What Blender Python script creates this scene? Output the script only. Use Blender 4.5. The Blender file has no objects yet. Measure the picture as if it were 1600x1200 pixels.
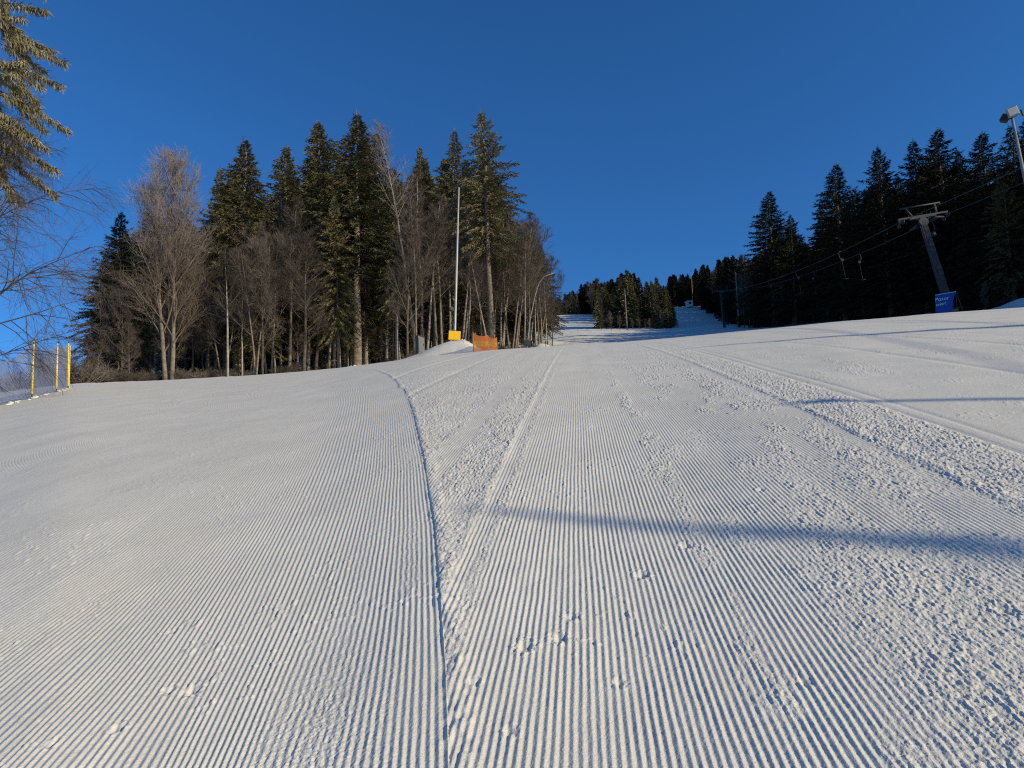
import bpy, math, random
import numpy as np
from mathutils import Vector, Matrix

SC = bpy.context.scene
COL = SC.collection
PI = math.pi
R_ = math.radians

# ------------------------------------------------------------------ camera model
F, PITCH, CAM_H = 1109.0, R_(12.5), 1.2
CP, SP = math.cos(PITCH), math.sin(PITCH)
ROLL = R_(3.3)
FWD = Vector((0, CP, SP)); _U = Vector((0, -SP, CP)); _X = Vector((1, 0, 0))
RIGHT = _X * math.cos(ROLL) - _U * math.sin(ROLL)
UPV_C = _X * math.sin(ROLL) + _U * math.cos(ROLL)

def ray(px, py):
    """azimuth (from +Y towards +X) and slope of the sight line through a photo pixel"""
    d = FWD * F + RIGHT * (px - 800.0) + UPV_C * (600.0 - py)
    dx, dy, dz = d
    return math.atan2(dx, dy), dz / math.hypot(dx, dy)

SUN_EL, SUN_AZ = R_(20.0), R_(118.0)      # azimuth measured from +Y towards +X
SUN = Vector((math.sin(SUN_AZ) * math.cos(SUN_EL), math.cos(SUN_AZ) * math.cos(SUN_EL), math.sin(SUN_EL)))

# ------------------------------------------------------------------ terrain
def gsmooth(a, n, axis):
    k = np.exp(-0.5 * (np.arange(-3 * n, 3 * n + 1) / n) ** 2); k /= k.sum()
    pad = [(0, 0)] * a.ndim; pad[axis] = (3 * n, 3 * n)
    b = np.pad(a, pad, mode='edge')
    return np.apply_along_axis(lambda r: np.convolve(r, k, 'valid'), axis, b)

CREST = [(-700, 690), (-300, 645), (0, 615), (60, 606), (110, 600), (265, 594), (400, 586), (520, 576), (600, 566), (660, 557),
         (780, 546), (860, 541), (1000, 532), (1150, 518), (1300, 503), (1470, 489), (1600, 480), (1900, 462), (2400, 450)]
TH_N = 1441
TH = np.linspace(-PI, PI, TH_N)
_c = np.array([ray(*p) for p in CREST])
_pt = np.concatenate([[-PI, -2.2, -1.5], _c[:, 0], [1.5, 2.2, PI]])
_ps = np.concatenate([[-0.22, -0.15, 0.02], _c[:, 1], [0.12, -0.08, -0.22]])
S_C = gsmooth(np.interp(TH, _pt, _ps), 3, 0)
_rc = [(-300, 58), (0, 56), (100, 52), (400, 40), (600, 35), (1200, 36), (1600, 40), (2000, 40)]
R_C = gsmooth(np.interp(TH, [ray(p, 560)[0] for p, _ in _rc], [r for _, r in _rc]), 6, 0)
A_T = S_C + 2 * CAM_H / R_C

FAR_R = [35, 45, 60, 75, 90, 100, 120, 160, 200, 260, 350, 700]
FAR = {
    -300: [0, -2, -8, -16, -26, -32, -40, -55, -65, -70, -75, -80],
    0:    [0, -1, -6, -13, -22, -28, -36, -48, -55, -60, -65, -70],
    110:  [0, -1, -3, -6, -8, -9, -11, -13, -15, -16, -18, -20],
    300:  [0, -1, -2, -2, 0, 2, 5, 11, 15, 20, 25, 25],
    500:  [0, -1, -2, -1, 3, 6, 11, 20, 28, 36, 40, 40],
    700:  [0, -1, -2, -2, 2, 5, 10, 20, 30, 40, 45, 45],
    845:  [0, -1, -4, -6, -4, -1, 8, 20, 38, 53, 55, 55],
    900:  [0, -1, -5, -7, -2, 4, 15, 23, 39, 52, 53, 53],
    1000: [0, -1, -5, -7, -4, 0, 9, 19, 30, 44, 50, 50],
    1060: [0, -1, -5, -7, -4, -1, 6, 13, 29, 52, 56, 56],
    1140: [0, -1, -4, -5, -3, 0, 6, 14, 23, 42, 52, 52],
    1190: [0, -1, -3, -4, -3, -1, 2, 9, 17, 30, 40, 40],
    1300: [0, -1, -2, -2, -1, 0, 3, 9, 17, 30, 40, 40],
    1600: [0, -1, -1, -1, 0, 1, 4, 10, 18, 30, 40, 40],
    2000: [0, -1, -1, -1, 0, 1, 4, 10, 18, 30, 40, 40],
}
LR = np.linspace(math.log(30), math.log(700), 241)
_k = sorted(FAR)
_kt = np.array([ray(p, 540)[0] for p in _k])
_rows = np.array([np.interp(np.exp(LR), FAR_R, FAR[p]) for p in _k])            # (k, r)
FAR_S = np.empty((TH_N, LR.size))
for j in range(LR.size):
    FAR_S[:, j] = np.interp(TH, _kt, _rows[:, j])
FAR_S = gsmooth(gsmooth(FAR_S, 3, 0), 5, 1) / F

def macro(theta, r):
    """ground height (array in, array out); camera stands at r = 0 and z = CAM_H"""
    theta = np.asarray(theta, float); r = np.asarray(r, float)
    a, sc, rc = np.interp(theta, TH, A_T), np.interp(theta, TH, S_C), np.interp(theta, TH, R_C)
    z_near = a * r - CAM_H * r * r / (rc * rc)
    ti = np.clip((theta + PI) / (2 * PI) * (TH_N - 1), 0, TH_N - 1.001); t0 = ti.astype(int); tf = ti - t0
    # far table starts at the local crest
    lr = np.log(np.maximum(r * 35.0 / rc * (r < 90) + r * (r >= 90), 30.0))
    w = np.clip((r - 60) / 60, 0, 1)
    lr = np.log(np.maximum(r * (35.0 / rc) * (1 - w) + r * w, 30.0))
    li = np.clip((lr - LR[0]) / (LR[-1] - LR[0]) * (LR.size - 1), 0, LR.size - 1.001); l0 = li.astype(int); lf = li - l0
    f = (FAR_S[t0, l0] * (1 - tf) * (1 - lf) + FAR_S[t0 + 1, l0] * tf * (1 - lf) + FAR_S[t0, l0 + 1] * (1 - tf) * lf + FAR_S[t0 + 1, l0 + 1] * tf * lf)
    z_far = CAM_H + r * (sc + f)
    z = np.where(r < rc, z_near, z_far)
    # snow mounds (real heaps beyond the brow)
    x, y = r * np.sin(theta), r * np.cos(theta)
    for (px, py, rr, h, wx0, wx1, wy) in MOUNDS:
        th = ray(px, py)[0]
        cx, cy = rr * math.sin(th), rr * math.cos(th)
        dx = (x - cx) * math.cos(th) - (y - cy) * math.sin(th)
        dy = (x - cx) * math.sin(th) + (y - cy) * math.cos(th)
        wx = np.where(dx < 0, wx0, wx1)
        z = z + h * np.exp(-np.abs(dx / wx) ** 2.4 - (dy / wy) ** 2)
    return z

MOUNDS = [(720, 545, 45.0, 0.80, 2.3, 1.05, 1.7), (690, 550, 46.0, 0.22, 2.2, 2.6, 2.2), (1612, 478, 60.0, 0.75, 1.6, 3.0, 3.0),
          (846, 540, 63.0, 0.55, 0.7, 0.9, 1.6), (851, 528, 80.0, 0.45, 0.7, 1.3, 2.0), (857, 520, 105.0, 0.5, 0.9, 1.6, 3.0)]

def at(px, py, r):
    """a spot on the ground on the bearing of a photo pixel, r metres out"""
    th = ray(px, py)[0]
    return Vector((r * math.sin(th), r * math.cos(th), float(macro(th, r))))

def up_at(px, py, r):
    th, s = ray(px, py)
    return Vector((r * math.sin(th), r * math.cos(th), CAM_H + r * s))

def ray_px(p):
    d = p - Vector((0, 0, CAM_H)); return 800 + F * d.dot(RIGHT) / d.dot(FWD)

def gz(x, y):
    return float(macro(math.atan2(x, y), math.hypot(x, y)))

def near(px, py):
    """ground point seen at a photo pixel, on the near slope"""
    th, s = ray(px, py)
    a, rc = np.interp(th, TH, A_T), np.interp(th, TH, R_C)
    k = CAM_H / rc ** 2
    b = a - s
    disc = max(b * b - 4 * k * CAM_H, 0.0)
    r = (b - math.sqrt(disc)) / (2 * k)
    return r * math.sin(th), r * math.cos(th)

# ------------------------------------------------------------------ noise
def _hash(ix, iy, seed):
    n = (ix.astype(np.int64) * 374761393 + iy.astype(np.int64) * 668265263 + seed * 1274126177) & 0xffffffff
    n = ((n ^ (n >> 13)) * 1274126177) & 0xffffffff
    n = n ^ (n >> 16)
    return (n & 0xffffff).astype(np.float32) / np.float32(0xffffff)

def vnoise(x, y, seed=0):
    xf, yf = np.floor(x), np.floor(y)
    tx, ty = (x - xf).astype(np.float32), (y - yf).astype(np.float32)
    ix, iy = xf.astype(np.int64), yf.astype(np.int64)
    tx = tx * tx * tx * (tx * (tx * 6 - 15) + 10); ty = ty * ty * ty * (ty * (ty * 6 - 15) + 10)
    a, b = _hash(ix, iy, seed), _hash(ix + 1, iy, seed)
    c, d = _hash(ix, iy + 1, seed), _hash(ix + 1, iy + 1, seed)
    return (a * (1 - tx) + b * tx) * (1 - ty) + (c * (1 - tx) + d * tx) * ty

def sst(a, b, x):
    t = np.clip((x - a) / (b - a), 0, 1)
    return t * t * (3 - 2 * t)

# ------------------------------------------------------------------ groomed tracks, as curves lying on the snow
TRACKS = [  # (groove number, photo trace of that groove)
    (0,    [(702, 1197), (700, 1100), (696, 1025), (688, 925), (682, 827), (667, 735), (656, 685), (646, 644), (632, 609), (614, 591), (598, 582), (583, 578)]),
    (-21.5,  [(398, 1190), (425, 1120), (455, 1050), (488, 975), (511, 905), (530, 847), (547, 800), (562, 740), (571, 690), (577, 645), (578, 615), (568, 595), (556, 585)]),
    (-35,  [(250, 1197), (300, 1105), (345, 1025), (375, 962), (400, 912), (436, 840), (480, 747), (510, 677), (526, 634), (524, 612), (508, 600), (492, 593)]),
    (-54.5,  [(0, 1190), (110, 1085), (190, 995), (250, 930), (330, 838), (400, 745), (450, 668), (475, 630), (474, 612), (455, 600)]),
    (-81,  [(0, 975), (70, 933), (150, 878), (250, 797), (350, 703), (400, 648), (420, 622), (408, 605)]),
    (-136, [(0, 800), (90, 762), (175, 720), (250, 683), (330, 638), (350, 618)]),
    (-231, [(0, 700), (150, 656), (250, 628), (290, 612)]),
]
YG = np.concatenate([np.linspace(0.2, 12, 237), np.linspace(12.2, 60, 200)])
XK, UK = [], []
for u, tr in TRACKS:
    p = np.array([near(*q) for q in tr])
    o = np.argsort(p[:, 1]); p = p[o]
    keep = np.concatenate([[True], np.diff(p[:, 1]) > 0.02]); p = p[keep]
    y, x = p[:, 1], p[:, 0]
    xi = np.interp(YG, y, x)
    s0 = (x[1] - x[0]) / (y[1] - y[0]); s1 = (x[-1] - x[-2]) / (y[-1] - y[-2])
    xi = np.where(YG < y[0], x[0] + s0 * (YG - y[0]), xi)
    xi = np.where(YG > y[-1], x[-1] + s1 * (YG - y[-1]), xi)
    XK.append(gsmooth(xi, 4, 0)); UK.append(u)
XK = np.array(XK); UK = np.array(UK, float)
for k in range(1, len(UK)):                       # keep the grooves apart
    XK[k] = np.minimum(XK[k], XK[k - 1] - 0.011 * (UK[k - 1] - UK[k]))

PITCHM = 0.0236
PHI = ray(900, 468)[0]                            # bearing of the long straight passes
def vcoord(x, y):
    return x * math.cos(PHI) - y * math.sin(PHI)

FEET = [(820, 1012, 1.0), (874, 998, .9), (893, 964, .8), (1003, 899, 1.0), (1072, 853, 1.0), (1258, 1066, .7), (742, 1068, .6), (797, 1144, .6), (968, 1068, .6),
        (265, 1080, .7), (300, 1080, .9), (182, 1140, .7), (80, 1165, .6), (270, 988, .6), (1570, 955, 1.0), (1190, 765, .8)]
FEET_XY = [(near(a, b), s) for a, b, s in FEET]

def micro(x, y, r):
    """relief of the groomed snow: corduroy, clods, pass edges, paw prints"""
    n = x.size
    # --- left pass: groove number by interpolation between traced grooves
    yi = np.clip(np.interp(y, YG, np.arange(YG.size)), 0, YG.size - 1.001)
    y0 = yi.astype(int); yf = yi - y0
    xe = XK[:, y0] * (1 - yf) + XK[:, y0 + 1] * yf                   # (k, n)
    uL = np.where(x > xe[0], (x - xe[0]) / PITCHM, 0.0)
    for k in range(len(UK) - 1):
        m = (x <= xe[k]) & (x > xe[k + 1])
        t = (x - xe[k + 1]) / np.maximum(xe[k] - xe[k + 1], 1e-4)
        uL = np.where(m, UK[k + 1] + t * (UK[k] - UK[k + 1]), uL)
    uL = np.where(x <= xe[-1], UK[-1] + (x - xe[-1]) / PITCHM, uL)
    dE = x - xe[0]                                                   # >0: right of the left pass
    inL = dE < 0
    v = vcoord(x, y)
    w = x * math.sin(PHI) + y * math.cos(PHI)                        # distance along the straight passes
    # --- rough / groomed pattern of the straight passes, from their lateral position
    lo = vnoise(v * 2.2 + 3, w * .55, 11); mid = vnoise(v * 6, w * 1.7, 12); fine = vnoise(v * 16, w * 7, 13)
    vw = v + 0.05 * (vnoise(v * 9, w * 2.2, 14) - .5)
    rough = np.zeros(n); groove = np.ones(n)
    def band(a, b, k, soft=.05):
        return k * sst(a - soft, a + soft, vw) * (1 - sst(b - soft, b + soft, vw))
    rough += band(-9, VB['r_edge'], 1.0, .03) * (1 - band(VB['t0'], VB['t1'], 1, .03)) * (.75 + .5 * mid)
    rough *= 1 - .75 * sst(13, 22, r) * sst(-1.5, -3.0, v)
    rough += band(VB['r_edge'] + .075, VB['r_edge'] + .135, .85, .02)
    rough += band(.0, .55, .55, .1) * sst(.50, .75, .5 * lo + .5 * mid) * sst(3.0, 5.0, r) * 1.2
    rough += band(.40, .52, .9, .04) * sst(.42, .62, mid * .6 + fine * .4)
    rough += band(.80, 1.80, 1.15, .14) * sst(.22, .46, .5 * lo + .5 * mid) * np.clip(sst(4.0, 5.6, r) + 1 - sst(2.9, 3.8, r), 0, 1)
    rough += band(.55, 2.2, .7, .1) * sst(.52, .70, .45 * lo + .55 * mid)
    rough += band(VB['s0'], VB['s1'], 1.1, .025)
    rough += band(VB['s1'] + .35, 9, .75, .3) * sst(.56, .72, .5 * lo + .5 * mid) * (1 - sst(16, 28, r))
    # --- left pass wear
    lo2 = vnoise(uL * .035, w * .6, 21); mid2 = vnoise(uL * .13, w * 1.9, 22)
    rl = .75 * sst(-24, -19, uL) * (1 - sst(-15, -9, uL)) * (1 - sst(2.1, 3.3, r))
    rl = rl + .75 * np.exp(-((uL + 5.5) / 2.2) ** 2) * sst(.35, .6, mid2) + .25 * sst(.60, .80, mid2 * .5 + lo2 * .5)
    rl = rl + .35 * np.exp(-((uL + 15) / 2.0) ** 2)
    rl = rl * (1 - .6 * sst(-70, -130, uL))
    rough = np.clip(np.where(inL, rl, rough), 0, 1.2)
    fineL = sst(-27, -21, uL) * (1 - sst(-9, -4, uL)) * (1 - sst(2.0, 3.0, r)) * inL
    # --- ridges
    jit = .10 * (vnoise(x * 26, y * 9, 31) - .5) + .35 * (vnoise(x * 2.2, y * 1.1, 32) - .5) + rough * .5 * (vnoise(x * 30, y * 22, 33) - .5)
    ph = np.where(inL, uL, v / PITCHM) + jit
    tri = np.abs(2 * (ph - np.floor(ph)) - 1)
    rid = .35 * (.5 + .5 * np.cos(2 * PI * ph)) + .65 * tri
    amp = .0047 * (.84 + .32 * vnoise(x * 14, y * 5, 34))
    amp = np.where(inL, amp * 1.05, amp)
    wide = np.where(v > VB['s1'], .55 * (1 - sst(6.5, 10, r)), 1.0)
    fade = 1 - .30 * sst(8, 15, r) - .60 * sst(15, 28, r)
    keep = np.clip(1 - .62 * rough * (.4 + vnoise(x * 22, y * 16, 35)), .30, 1)
    keep = np.where(inL, np.clip(1 - .5 * rough, 0, 1), keep)
    h = amp * rid * keep * fade * np.where(inL, 1, wide)
    # --- clods
    def billow(f, s):
        return 1 - np.abs(2 * vnoise(x * f, y * f * .9, s) - 1)
    vw_ = lambda f, g, s_: vnoise(v * f, w * g, s_)
    cl = .40 * (1 - np.abs(2 * vw_(44, 30, 41) - 1)) * (.45 + vw_(9, 6, 45)) + .40 * vw_(84, 60, 42) + .30 * billow(135, 43)
    cl = np.maximum(cl - .46, 0) * 1.9 + .25 * (cl - .46)
    cfade = 1 - .35 * sst(8, 15, r) - .45 * sst(15, 30, r)
    h = h + rough * (.0044 + .0054 * sst(3.0, 6.0, r)) * cl * cfade * np.where(inL, .38, 1.0)
    # grain on everything, loose crumbs here and there
    gr = vnoise(x * 150, y * 120, 51) + .6 * vnoise(x * 70, y * 60, 53)
    h = h + (.0008 + .0012 * rough + .0016 * fineL) * gr * (1 - sst(4, 9, r))
    crumb = sst(.80, .93, vnoise(x * 34, y * 30, 61)) * sst(.56, .75, vnoise(x * 3.2, y * 2.4, 62))
    h = h + .004 * crumb * (1 - sst(7, 14, r))
    # slight swell of the whole piste
    h = h + .014 * (vnoise(x * .55 + 7, y * .30, 71) - .5) * sst(2, 6, r) + .006 * (vnoise(v * 3.1, w * .35, 72) - .5)
    # --- pass edges: a little trench right of the left pass, berms with crumbs
    jag = .026 * (vnoise(x * 12, y * 10, 81) - .5)
    d = dE + jag
    near_e = 1 - sst(16, 26, r)
    h = h + np.where(d > -.03, .0085 * sst(-.03, .014, d) * np.exp(-np.maximum(d, 0) / .8), 0) * near_e * (.25 + 1.0 * vnoise(x * 9, y * 8, 82)) * (1 - .75 * sst(3.2, 1.8, r))
    h = h + .009 * np.exp(-((d - .035) / .04) ** 2) * near_e * vnoise(x * 40, y * 34, 83)
    e2 = v - VB['r_edge'] + .02 * (vnoise(x * 9, y * 8, 84) - .5)
    h = h + np.where(inL, 0, .004 * np.exp(-((e2 + .02) / .03) ** 2) * (.4 + vnoise(x * 24, y * 22, 85))) * (1 - sst(20, 32, r))
    h = h - np.where(inL, 0, .0015 * sst(-.02, .03, e2) * np.exp(-np.maximum(e2, 0) / .6))
    e3 = v - VB['s0'] + .015 * (vnoise(x * 9, y * 8, 86) - .5)
    h = h + .008 * np.exp(-((e3 - .05) / .05) ** 2) * (.5 + vnoise(x * 20, y * 18, 87)) * (1 - sst(20, 32, r))
    e4 = v - VB['s1']
    h = h - .008 * np.exp(-(e4 / .035) ** 2) * (1 - sst(22, 34, r)) - .006 * np.exp(-((e4 - .16) / .03) ** 2) * (1 - sst(15, 26, r))
    for c, a in ((4.6, .02), (6.4, .03), (-2.6, .02), (-4.0, .03), (9.5, .05)):
        h = h - np.where(inL, 0, a * .5 * np.exp(-((v - c) / .06) ** 2))
    # --- paw prints
    for (fx, fy), s in FEET_XY:
        q = ((x - fx) / (.022 * s)) ** 2 + ((y - fy) / (.028 * s)) ** 2
        m = q < 16
        if m.any():
            qq = q[m]
            h[m] += -.013 * s * np.exp(-qq) + .0035 * s * np.exp(-((np.sqrt(qq) - 1.7) / .7) ** 2) * (vnoise(x[m] * 110, y[m] * 90, 91) * 2.2 - .5)
    return h

VB = {}
VB['r_edge'] = float(np.mean([vcoord(*near(760, 780)), vcoord(*near(715, 870)), vcoord(*near(830, 640))]))
VB['t0'] = vcoord(*near(672, 722)); VB['t1'] = vcoord(*near(690, 745))
VB['s0'] = float(np.mean([vcoord(*near(1412, 710)), vcoord(*near(1600, 805))]))
VB['s1'] = float(np.mean([vcoord(*near(1375, 631)), vcoord(*near(1600, 714))]))
print('VB', VB)
for q in ((1600, 848), (750, 795), (1600, 632), (1290, 627), (1600, 512), (1050, 534)):
    print(q, near(*q))

# ------------------------------------------------------------------ object helpers
def tag(o, label=None, cat=None, group=None, kind=None):
    if label: o['label'] = label
    if cat: o['category'] = cat
    if group: o['group'] = group
    if kind: o['kind'] = kind
    return o

def empty(name, loc, rz=0.0, label=None, cat=None, group=None, scale=(1, 1, 1), tilt=(0, 0)):
    o = bpy.data.objects.new(name, None); COL.objects.link(o)
    o.empty_display_size = .3
    o.location = loc; o.rotation_euler = (tilt[0], tilt[1], rz); o.scale = scale
    return tag(o, label, cat, group)

class MB:
    def __init__(s):
        s.v, s.f, s.m, s.smooth = [], [], [], False
    def quad(s, *p, m=0):
        i = len(s.v); s.v += [tuple(q) for q in p]; s.f.append(tuple(range(i, i + len(p)))); s.m.append(m)
    def tube(s, pts, rad, n=6, cap=True, m=0):
        pts = [Vector(p) for p in pts]; base = len(s.v); N = len(pts)
        prev = None
        for i, p in enumerate(pts):
            t = (pts[min(i + 1, N - 1)] - pts[max(i - 1, 0)]).normalized()
            if prev is None:
                a = t.cross(Vector((0, 0, 1)) if abs(t.z) < .9 else Vector((1, 0, 0))).normalized()
            else:
                a = (prev - t * prev.dot(t))
                a = a.normalized() if a.length > 1e-6 else t.orthogonal().normalized()
            prev = a; b = t.cross(a)
            r = rad[i] if hasattr(rad, '__len__') else rad
            for k in range(n):
                an = 2 * PI * k / n
                q = p + a * (r * math.cos(an)) + b * (r * math.sin(an)); s.v.append((q.x, q.y, q.z))
        for i in range(N - 1):
            for k in range(n):
                k2 = (k + 1) % n
                s.f.append((base + i * n + k, base + i * n + k2, base + (i + 1) * n + k2, base + (i + 1) * n + k)); s.m.append(m)
        if cap:
            s.f.append(tuple(base + k for k in range(n))[::-1]); s.m.append(m)
            s.f.append(tuple(base + (N - 1) * n + k for k in range(n))); s.m.append(m)
    def box(s, c, d, rot=None, m=0, taper=1.0):
        c = Vector(c); i = len(s.v)
        for sx, sy, sz in ((-1, -1, -1), (1, -1, -1), (1, 1, -1), (-1, 1, -1), (-1, -1, 1), (1, -1, 1), (1, 1, 1), (-1, 1, 1)):
            k = taper if sz > 0 else 1.0
            q = Vector((sx * d[0] / 2 * k, sy * d[1] / 2 * k, sz * d[2] / 2))
            if rot is not None: q = rot @ q
            q = q + c; s.v.append((q.x, q.y, q.z))
        for f in ((3, 2, 1, 0), (4, 5, 6, 7), (0, 1, 5, 4), (1, 2, 6, 5), (2, 3, 7, 6), (3, 0, 4, 7)):
            s.f.append(tuple(i + k for k in f)); s.m.append(m)
    def cyl(s, c, axis, r, h, n=14, m=0):
        c, axis = Vector(c), Vector(axis).normalized()
        s.tube([c - axis * h / 2, c + axis * h / 2], r, n, True, m)
    def mesh(s, name, mats, smooth=False):
        me = bpy.data.meshes.new(name); me.from_pydata(s.v, [], s.f)
        for mt in (mats if isinstance(mats, (list, tuple)) else [mats]): me.materials.append(mt)
        if any(s.m): me.polygons.foreach_set('material_index', s.m)
        if smooth: me.polygons.foreach_set('use_smooth', [True] * len(s.f))
        me.update(); return me
    def build(s, name, mats, parent=None, smooth=False, bevel=0):
        o = bpy.data.objects.new(name, s.mesh(name, mats, smooth)); COL.objects.link(o)
        if parent: o.parent = parent
        if bevel:
            b = o.modifiers.new('edge', 'BEVEL'); b.width = bevel; b.segments = 2; b.limit_method = 'ANGLE'
        return o

def put(name, me, parent=None):
    o = bpy.data.objects.new(name, me); COL.objects.link(o)
    if parent: o.parent = parent
    return o

def copy_tree(o, parent=None):
    c = o.copy(); COL.objects.link(c)
    if parent: c.parent = parent
    for ch in list(o.children): copy_tree(ch, c)
    return c

# ------------------------------------------------------------------ materials
def mat(name, col, rough=.7, metal=0.0, var=0.0, vscale=8.0, bump=0.0, bscale=40.0, per_obj=0.0, col2=None, spec=.3, coord='Object', trans=0.0):
    m = bpy.data.materials.new(name); m.use_nodes = True
    nt = m.node_tree; N, L = nt.nodes, nt.links
    b = N['Principled BSDF']; b.inputs['Roughness'].default_value = rough; b.inputs['Metallic'].default_value = metal
    b.inputs['Specular IOR Level'].default_value = spec
    c2 = col2 or tuple(c * (1 - var) for c in col)
    tc = N.new('ShaderNodeTexCoord')
    if var or col2:
        no = N.new('ShaderNodeTexNoise'); no.inputs['Scale'].default_value = vscale; no.inputs['Detail'].default_value = 4
        L.new(tc.outputs[coord], no.inputs['Vector'])
        rp = N.new('ShaderNodeValToRGB'); rp.color_ramp.elements[0].position = .35; rp.color_ramp.elements[1].position = .65
        rp.color_ramp.elements[0].color = (*c2, 1); rp.color_ramp.elements[1].color = (*col, 1)
        L.new(no.outputs['Fac'], rp.inputs['Fac']); out = rp.outputs['Color']
        if per_obj:
            oi = N.new('ShaderNodeObjectInfo'); mr = N.new('ShaderNodeMapRange')
            mr.inputs['To Min'].default_value = 1 - per_obj; mr.inputs['To Max'].default_value = 1 + per_obj
            L.new(oi.outputs['Random'], mr.inputs['Value'])
            mx = N.new('ShaderNodeVectorMath'); mx.operation = 'SCALE'
            L.new(out, mx.inputs[0]); L.new(mr.outputs['Result'], mx.inputs['Scale']); out = mx.outputs['Vector']
        L.new(out, b.inputs['Base Color'])
    else:
        b.inputs['Base Color'].default_value = (*col, 1)
    if bump:
        nb = N.new('ShaderNodeTexNoise'); nb.inputs['Scale'].default_value = bscale; nb.inputs['Detail'].default_value = 5
        L.new(tc.outputs[coord], nb.inputs['Vector'])
        bp = N.new('ShaderNodeBump'); bp.inputs['Strength'].default_value = bump; bp.inputs['Distance'].default_value = .02
        L.new(nb.outputs['Fac'], bp.inputs['Height']); L.new(bp.outputs['Normal'], b.inputs['Normal'])
    return m

M = {}
def snow_material():
    m = bpy.data.materials.new('snow'); m.use_nodes = True
    nt = m.node_tree; N, L = nt.nodes, nt.links
    b = N['Principled BSDF']
    b.inputs['Roughness'].default_value = .62; b.inputs['Specular IOR Level'].default_value = .25
    geo = N.new('ShaderNodeNewGeometry')
    n1 = N.new('ShaderNodeTexNoise'); n1.inputs['Scale'].default_value = 1.3; n1.inputs['Detail'].default_value = 6
    L.new(geo.outputs['Position'], n1.inputs['Vector'])
    rp = N.new('ShaderNodeValToRGB'); rp.color_ramp.elements[0].position = .3; rp.color_ramp.elements[1].position = .7
    rp.color_ramp.elements[0].color = (.575, .555, .497, 1); rp.color_ramp.elements[1].color = (.640, .619, .560, 1)
    L.new(n1.outputs['Fac'], rp.inputs['Fac']); L.new(rp.outputs['Color'], b.inputs['Base Color'])
    n2 = N.new('ShaderNodeTexNoise'); n2.inputs['Scale'].default_value = 130; n2.inputs['Detail'].default_value = 3; n2.inputs['Roughness'].default_value = .7
    L.new(geo.outputs['Position'], n2.inputs['Vector'])
    bp = N.new('ShaderNodeBump'); bp.inputs['Strength'].default_value = .55; bp.inputs['Distance'].default_value = .004
    L.new(n2.outputs['Fac'], bp.inputs['Height'])
    n3 = N.new('ShaderNodeTexNoise'); n3.inputs['Scale'].default_value = 9; n3.inputs['Detail'].default_value = 6; n3.inputs['Roughness'].default_value = .75
    L.new(geo.outputs['Position'], n3.inputs['Vector'])
    b2 = N.new('ShaderNodeBump'); b2.inputs['Strength'].default_value = .5; b2.inputs['Distance'].default_value = .012
    L.new(n3.outputs['Fac'], b2.inputs['Height']); L.new(bp.outputs['Normal'], b2.inputs['Normal'])
    L.new(b2.outputs['Normal'], b.inputs['Normal'])
    return m
M['snow'] = snow_material()
M['bark'] = mat('spruce_bark', (.24, .20, .16), .9, var=.5, vscale=3.5, bump=.6, bscale=14, per_obj=.25)
M['bark_dark'] = mat('dark_bark', (.11, .09, .073), .9, var=.5, vscale=4, bump=.6, bscale=14, per_obj=.3)
M['bark_pale'] = mat('pale_bark', (.31, .28, .24), .9, var=.45, vscale=3, bump=.5, bscale=12, per_obj=.2)
M['needles'] = mat('spruce_needles', (.200, .172, .080), .75, col2=(.075, .076, .034), vscale=.9, per_obj=.25, spec=.2)
M['needles_shade'] = mat('shaded_spruce_needles', (.036, .041, .021), .75, col2=(.014, .019, .010), vscale=.8, per_obj=.25, spec=.2)  # darker copy of the spruce needles with the forest's shade put into the colour
M['needles_frost'] = mat('rimed_spruce_needles', (.40, .36, .24), .75, col2=(.15, .13, .055), vscale=1.6, per_obj=.1, spec=.2)
M['twig'] = mat('brown_twigs', (.128, .104, .088), .85, col2=(.066, .053, .045), vscale=1.2, per_obj=.3, spec=.15)
def rimed_twigs():
    m = mat('rimed_twigs', (.16, .125, .10), .85, col2=(.09, .07, .055), vscale=1.0, spec=.15)
    nt = m.node_tree; N, L = nt.nodes, nt.links; b = N['Principled BSDF']
    src = b.inputs['Base Color'].links[0].from_socket
    tc = N.new('ShaderNodeTexCoord'); sx = N.new('ShaderNodeSeparateXYZ'); L.new(tc.outputs['Object'], sx.inputs['Vector'])
    mr = N.new('ShaderNodeMapRange'); mr.inputs['From Min'].default_value = 8; mr.inputs['From Max'].default_value = 17
    mr.inputs['To Max'].default_value = .9
    L.new(sx.outputs['Z'], mr.inputs['Value'])
    mx = N.new('ShaderNodeMix'); mx.data_type = 'RGBA'; L.new(mr.outputs['Result'], mx.inputs['Factor']); L.new(src, mx.inputs['A'])
    mx.inputs['B'].default_value = (.225, .20, .20, 1); L.new(mx.outputs['Result'], b.inputs['Base Color'])
    return m
M['twig_frost'] = rimed_twigs()
M['twig_grey'] = mat('grey_twigs', (.17, .145, .125), .85, col2=(.09, .075, .062), vscale=1.0, per_obj=.25, spec=.15)
M['leaf_rust'] = mat('rusty_beech_leaves', (.34, .15, .06), .8, col2=(.20, .085, .035), vscale=2.0, spec=.15)
M['steel'] = mat('shaded_galvanised_steel', (.065, .067, .072), .6, .2, var=.3, vscale=5, bump=.1)  # toned down so the lift pylon's shade sits in the colour
M['pole_grey'] = mat('grey_pole_metal', (.26, .265, .27), .55, .2, var=.2, vscale=5)
M['steel_dark'] = mat('shaded_weathered_steel', (.05, .052, .056), .6, .2, var=.35, vscale=4, bump=.1)  # darker still, carrying the shade on pylon and tow bars in its tone
M['mast'] = mat('pale_mast_metal', (.40, .40, .39), .5, .15, var=.15, vscale=3)
M['wire'] = mat('cable_steel', (.10, .10, .10), .5, .6)
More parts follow.
